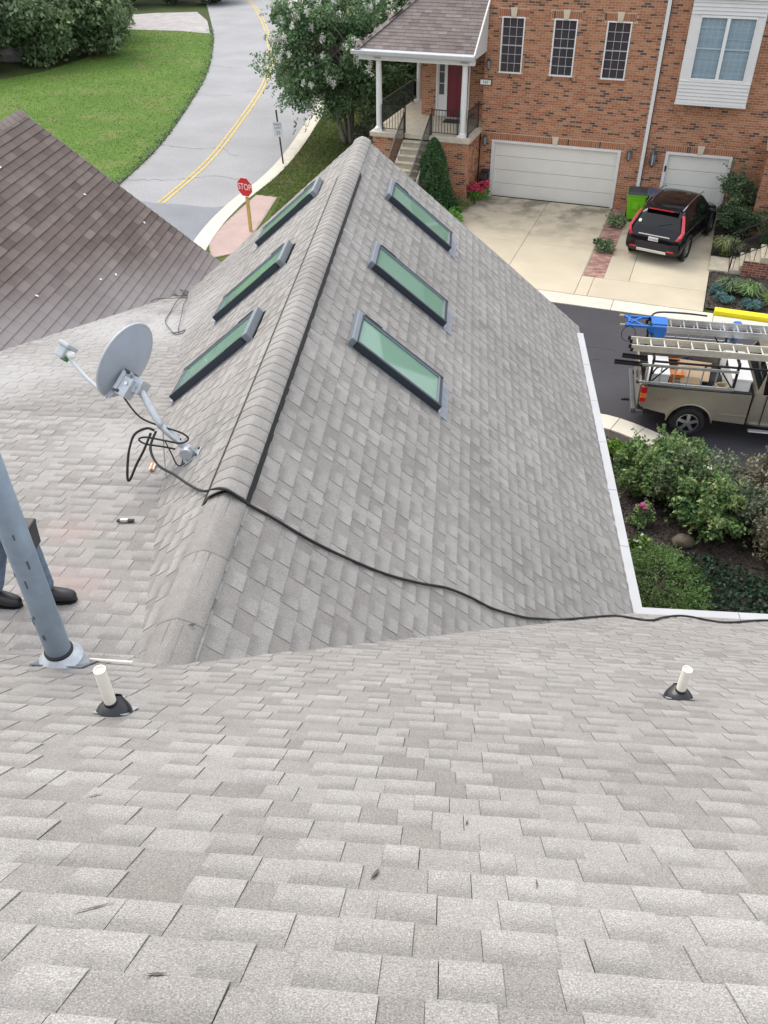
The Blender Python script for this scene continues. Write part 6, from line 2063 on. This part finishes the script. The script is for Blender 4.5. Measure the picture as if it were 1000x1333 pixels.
for pts, lb, r in (([(-4.81, 13.9), (-4.78, 13.56), (-4.74, 12.98), (-4.62, 12.21), (-4.48, 11.57), (-4.27, 11.09), (-4.09, 10.83), (-3.97, 10.78), (-3.95, 10.96), (-4.06, 10.93), (-4.12, 10.8)], 'thin grey wire bowed out over the low slope, ending in a small knot', .007),
                   ([(-4.75, 13.7), (-4.58, 12.81), (-4.31, 11.86), (-4.10, 11.02), (-4.0, 10.9)], 'thin grey wire straighter beside the wing valley', .006),
                   ([(-4.77, 13.8), (-4.99, 14.0), (-5.10, 13.9), (-4.93, 13.54), (-4.81, 13.63), (-5.00, 13.90), (-5.05, 13.66), (-4.84, 13.42), (-4.71, 13.44), (-4.9, 13.7), (-4.75, 13.85)], 'tangled knot of thin wires at the far end of the valley', .008),
                   ([(-4.72, 13.43), (-4.91, 13.21), (-5.13, 13.05), (-5.22, 12.95)], 'short dark wire lying toward the brown roof', .006)):
    cable('wire', [gz(x, y, .02+.02*(i % 3)) for i, (x, y) in enumerate(pts)], r, 'dish_dark', lb, 'wire', 6)

# flue pipe
fp = (-2.085, 2.905)
fl = empty('flue_pipe', (fp[0], fp[1], zN(*fp)), 0, 'tall blue grey metal flue pipe with a storm collar at the left edge', 'flue pipe')
b = B(); b.lathe([(.067, -.05), (.067, 1.75), (.0, 1.75)], (0, 0, 0), n=28); b.build('pipe', MAT['flue_grey'], fl, smooth=False)
bs = [o for o in fl.children][0]
for p_ in bs.data.polygons: p_.use_smooth = len(p_.vertices) == 4
b = B()
for k in range(7):
    th, z = rng.uniform(-2.6, -.2), rng.uniform(.25, 1.2)
    c = Vector((.0685*math.cos(th), .0685*math.sin(th), z))
    t = Vector((-math.sin(th), math.cos(th), 0))
    b.boxa(c, t*rng.uniform(.003, .006), c*Vector((1, 1, 0)) if False else Vector((math.cos(th), math.sin(th), 0))*.0012, (0, 0, rng.uniform(.008, .028)))
b.build('scratch', MAT['flue_scratch'], fl, kind='stuff')
b = B(); b.lathe([(.070, .115), (.074, .115), (.118, .068), (.114, .062), (.071, .105)], (0, 0, 0), n=28); sc2 = b.build('storm_collar', MAT['galv'], fl)
b = B(); b.lathe([(.067, .135), (.078, .126), (.076, .108), (.067, .112)], (0, 0, 0), n=24); b.build('sealant', MAT['black_rubber'], sc2)
b = B(); b.lathe([(.095, .085), (.135, -.01)], (0, 0, 0), n=28)
b.build('flashing_cone', MAT['galv'], fl)
b = B()
u, v, nn = SNr.u, SNr.v, SNr.n
b.boxa(nn*.012+v*.01, u*.145, v*.125, nn*.003); b.build('flashing_base', MAT['slate_light'], fl)
# plastic vent pipes
def vent(x, y, h, r, lab, tilt=0):
    o = empty('vent_pipe', (x, y, zN(x, y)), 0, lab, 'vent pipe')
    b = B(); b.lathe([(r, -.04), (r, h), (r*.86, h), (r*.86, h-.010), (0, h-.012)], (0, 0, 0), n=22); b.build('pipe', MAT['pvc'], o)
    b = B()
    b.lathe([(r*1.06, .085), (r*1.12, .075), (r*1.15, .05)], (0, 0, 0), n=22)
    b.lathe([(r*1.1, .078), (r*1.35, .066), (r*2.0, .052), (r*2.6, .034), (r*3.0, .014), (r*3.05, .0)], (0, 0, .0), nn, 26)
    b.build('rubber_boot', MAT['boot_black'], o, smooth=True)
    b = B(); b.boxa(nn*.010+v*.015, u*.074, v*.074, nn*.002); b.build('flashing_base', MAT['galv'], o)
vent(-1.385, 2.13, .285, .0255, 'white plastic vent pipe in a black rubber boot beside the tall flue')
vent(1.29, 2.98, .24, .0255, 'white plastic vent pipe in a black rubber boot alone on the right of the slope')
# scraps lying on the roof
def scrap(name, label, S, u_, v_, size, mat, rot=.2, parts=None, cat='scrap'):
    p = S.P(u_, v_, .014)
    o = empty(name, p, 0, label, cat)
    a = (S.u*math.cos(rot)+S.v*math.sin(rot)); c = S.n.cross(a)
    b = B(); b.boxa(S.n*size[2], a*size[0], c*size[1], S.n*size[2]); b.build('body', MAT[mat], o, bevel=.003)
    for nm, dx, sz, mm in (parts or []):
        b = B(); b.boxa(S.n*(size[2]+.003)+a*dx, a*sz, c*size[1]*1.1, S.n*size[2]*1.1); b.build(nm, MAT[mm], o)
def guv(x, y): return x, (y-3.05)/gq
u_, v_ = guv(-2.53, 4.88); scrap('utility_knife', 'small black and silver utility knife lying on the low slope', SG, u_, v_, (.068, .016, .008), 'car_plastic', .12, [('blade', -.01, .03, 'chrome')], 'knife')
u_, v_ = guv(-2.69, 5.95); scrap('caulk_tip', 'small white scrap with an orange end near the cable loops', SG, u_, v_, (.022, .075, .010), 'pvc', .2, [('nozzle', .0, .010, 'bucket_orange')])
scrap('wood_strip', 'thin white strip lying behind the left vent pipe', SNr, -1.86, (2.98-YE)/CS, (.13, .010, .006), 'pvc', -.05)
PCL = ['largest white fleck, high on the brown roof', 'small white fleck high on the brown roof near its far edge', 'white fleck halfway down the brown roof towards the left frame edge', 'white fleck on the brown roof close to its far edge, lower down', 'upper of two white flecks lying close together on the brown roof', 'lower of two white flecks lying close together on the brown roof', 'white fleck low on the brown roof above the dish', 'white fleck on the brown roof just below the largest one']
for k, (x, y) in enumerate(((-7.6, 13.6), (-6.7, 14.6), (-7.1, 11.2), (-5.9, 15.1), (-5.75, 13.0), (-5.85, 12.6), (-6.25, 11.2), (-7.3, 12.4))):
    scrap('paint_chip', PCL[k], SD, y, (x-XD)/CS, (.022 if k else .05, .016 if k else .03, .004), 'sign_white', k*.7, cat='fleck')
for o in COL.objects:
    if o.name.startswith('paint_chip'): o['group'] = 'white flecks on the brown roof'

# ================================================================== workman, mostly cut off by the left edge
pr = empty('person', (-2.72, 3.70, zG(-2.72, 3.70)), 0, 'person in blue jeans and black shoes standing on the low roof behind the flue', 'person')
def skin(name, joints, edges, radii, mat, root_i=0, sub=2):
    me = bpy.data.meshes.new(name)
    me.from_pydata([tuple(Vector(j)) for j in joints], edges, [])
    me.materials.append(MAT[mat])
    o = link(name, me, pr)
    md = o.modifiers.new('skin', 'SKIN')
    md.use_smooth_shade = True
    for i, r in enumerate(radii):
        sv = me.skin_vertices[0].data[i]
        sv.radius = (r, r) if not isinstance(r, tuple) else r
        sv.use_root = (i == root_i)
    s = o.modifiers.new('sub', 'SUBSURF')
    s.levels = s.render_levels = sub
    return o
fz = 0.0
AF, AB_ = Vector((.13, .02, .03)), Vector((-.20, -.05, .04))     # ankles, front foot to the right in view
AF.z = zG(-2.72+.13, 3.72)-zG(-2.72, 3.70)+.10
AB_.z = zG(-2.72-.20, 3.65)-zG(-2.72, 3.70)+.10
HP = Vector((-.04, .02, .90))
J = [HP, HP+Vector((0, -.09, -.03)), Vector((.135, .0, .50)), AF+Vector((-.0, 0, .02)), HP+Vector((0, .09, -.03)), Vector((-.10, .06, .50)), AB_+Vector((0, 0, .02)),
     HP+Vector((.0, 0, .22)), HP+Vector((.02, 0, .45)), HP+Vector((.035, 0, .55)), HP+Vector((.055, 0, .63)), HP+Vector((.065, 0, .73)),
     HP+Vector((.0, -.20, .44)), HP+Vector((-.10, -.24, .18)), HP+Vector((-.10, -.22, -.06)), HP+Vector((.0, .20, .44)), HP+Vector((-.10, .25, .18)), HP+Vector((-.12, .23, -.06))]
E_ = [(0, 1), (1, 2), (2, 3), (0, 4), (4, 5), (5, 6), (0, 7), (7, 8), (8, 9), (9, 10), (10, 11), (8, 12), (12, 13), (13, 14), (8, 15), (15, 16), (16, 17)]
rad = [(.12, .10), .075, .050, .04, .075, .050, .04, (.12, .10), (.125, .10), .048, .088, .078, .055, .042, .030, .055, .042, .030]
skin('body', J, E_, rad, 'skin')
jl = [HP+Vector((0, 0, .0)), HP+Vector((.02, -.085, -.12)), Vector((.08, -.03, .66)), Vector((.125, .0, .50)), Vector((.13, .005, .30)), AF+Vector((0, 0, .0)),
      HP+Vector((-.02, .085, -.12)), Vector((-.08, .07, .70)), Vector((-.10, .06, .50)), Vector((-.15, .0, .30)), AB_, HP+Vector((0, 0, .10))]
skin('jeans', jl, [(0, 1), (1, 2), (2, 3), (3, 4), (4, 5), (0, 6), (6, 7), (7, 8), (8, 9), (9, 10), (0, 11)], [(.16, .13), .098, .086, .074, .066, .062, .098, .086, .074, .066, .062, (.155, .125)], 'jeans')
sj = [HP+Vector((0, 0, -.05)), HP+Vector((.0, 0, .24)), HP+Vector((.02, 0, .46)), HP+Vector((.0, -.19, .45)), HP+Vector((-.06, -.225, .27)), HP+Vector((.0, .19, .45)), HP+Vector((-.06, .235, .27))]
skin('shirt', sj, [(0, 1), (1, 2), (2, 3), (3, 4), (2, 5), (5, 6)], [(.185, .16), (.175, .15), (.17, .14), .085, .075, .085, .075, ], 'shirt_white')
for A, ang in ((AF, R(4)), (AB_, R(-6))):
    d = Vector((math.cos(ang), math.sin(ang), 0)); s = Vector((-math.sin(ang), math.cos(ang), 0))
    base = A-Vector((0, 0, .10))-d*.055
    b = B()
    prof = [(-.085, .040, .10), (-.06, .047, .14), (0., .048, .15), (.07, .050, .115), (.14, .056, .090), (.20, .052, .080), (.235, .030, .055)]
    vs, fs = [], []
    for x, w, h in prof:
        for k in range(10):
            th = math.pi*2*k/10
            vs.append(base+d*x+s*(w*math.cos(th))+Vector((0, 0, .018+h*.5+(h*.5)*math.sin(th))))
    for i in range(len(prof)-1):
        for k in range(10): fs.append((i*10+k, i*10+(k+1) % 10, (i+1)*10+(k+1) % 10, (i+1)*10+k))
    fs += [tuple(range(10)), tuple(range(60, 70))]
    b.add(vs, fs); sh = b.build('shoe', MAT['leather_black'], pr, smooth=True, subsurf=1)
    b = B()
    b.prism([(-.09, -.035), (-.05, -.046), (.05, -.042), (.14, -.052), (.20, -.045), (.228, -.02), (.228, .02), (.20, .045), (.14, .052), (.05, .042), (-.05, .046), (-.09, .035)], base+Vector((0, 0, .004)), d, s, (0, 0, .022))
    b.build('sole', MAT['black_rubber'], sh)
# tool pouch on the thigh, belt, head features, hair, hands
b = B(); b.boxa((.175, -.02, .60), (.035, 0, 0), (0, .055, 0), (.006, 0, .085)); b.boxa((.18, -.02, .69), (.040, 0, 0), (0, .060, 0), (0, 0, .014)); b.build('tool_pouch', MAT['leather_black'], pr, bevel=.012)
H = HP+Vector((.062, 0, .695))
b = B(); lumpy(b, H+Vector((-.012, 0, .045)), (.112, .092, .10), 9, seed=2); b.build('hair', MAT['hair_dark'], pr, smooth=True)
b = B(); b.prism([(0, .03), (.03, -.012), (0, -.018)], H+Vector((.088, -.012, -.02)), X, Z, (0, .024, 0)); b.build('nose', MAT['skin'], pr)
b = B()
for s_ in (1, -1): b.lathe([(.0, .011), (.011, .004), (.0, -.006)], H+Vector((.088, .034*s_, .012)), X, 8)
b.build('eye', MAT['hair_dark'], pr)
b = B(); b.boxa(H+Vector((.085, 0, -.062)), (.006, 0, 0), (0, .022, 0), (0, 0, .004)); b.build('mouth', MAT['lamp_red'] if False else MAT['bucket_orange'], pr)
for s_ in (1, -1):
    b = B(); b.boxa(H+Vector((.0, .095*s_, -.005)), (.018, 0, 0), (0, .008, 0), (0, 0, .03)); b.build('ear', MAT['skin'], pr, bevel=.006)
for wr, sgn in ((J[14], 1), (J[17], -1)):
    dr = Vector((.12, 0, -.99)).normalized()
    sd = Vector((1, 0, .12)); dn = Vector((0, -sgn*-1., 0))*.6
    pts = [wr, wr+dr*.05, wr+dr*.085]; ed = [(0, 1), (1, 2)]; rd = [.026, (.036, .016), (.036, .014)]
    skin('palm', pts, ed, rd, 'skin', sub=1)
    for k, (off, ln_) in enumerate(((-.030, .062), (-.010, .072), (.010, .068), (.030, .052))):
        p0 = wr+dr*.075+sd*off
        skin('finger', [p0, p0+dr*ln_*.5+dn*.006, p0+dr*ln_*.8+dn*.025, p0+dr*ln_*.95+dn*.045], [(0, 1), (1, 2), (2, 3)], [.0095, .009, .008, .007], 'skin', sub=1)
    p0 = wr+dr*.03+sd*.03
    skin('thumb', [p0, p0+dr*.03+sd*.025, p0+dr*.06+sd*.03+dn*.01], [(0, 1), (1, 2)], [.012, .010, .008], 'skin', sub=1)

# nicks and torn edges in the shingles of the near slope
for px_, (x, y, L, w, a) in enumerate(((-.135, 1.02, .035, .006, 1.35), (-.72, .80, .05, .004, .75), (-.50, .62, .02, .008, .2), (.10, 1.33, .02, .003, 1.4), (.26, 1.03, .028, .003, 1.5), (-1.02, 1.33, .03, .003, .8), (1.15, 2.05, .03, .004, 2.2), (-1.62, 3.10, .03, .012, .9))):
    S = SNr if y < 3 else SR
    p = S.P(x, (y-YE)/CS, .010) if y < 3 else SR.P(3.35, .10, .030)
    d = S.u*math.cos(a)+S.v*math.sin(a)
    c = S.n.cross(d)
    b = B(); b.add([p-d*L, p+c*w*.6, p+d*L, p-c*w], [(0, 1, 2, 3)]); b.add([p-d*L-S.n*.004, p+c*w*.6-S.n*.004, p+d*L-S.n*.004, p-c*w-S.n*.004], [(3, 2, 1, 0)])
    b.build('torn_edge', MAT['underlay'], house, world=True, fixn=False)
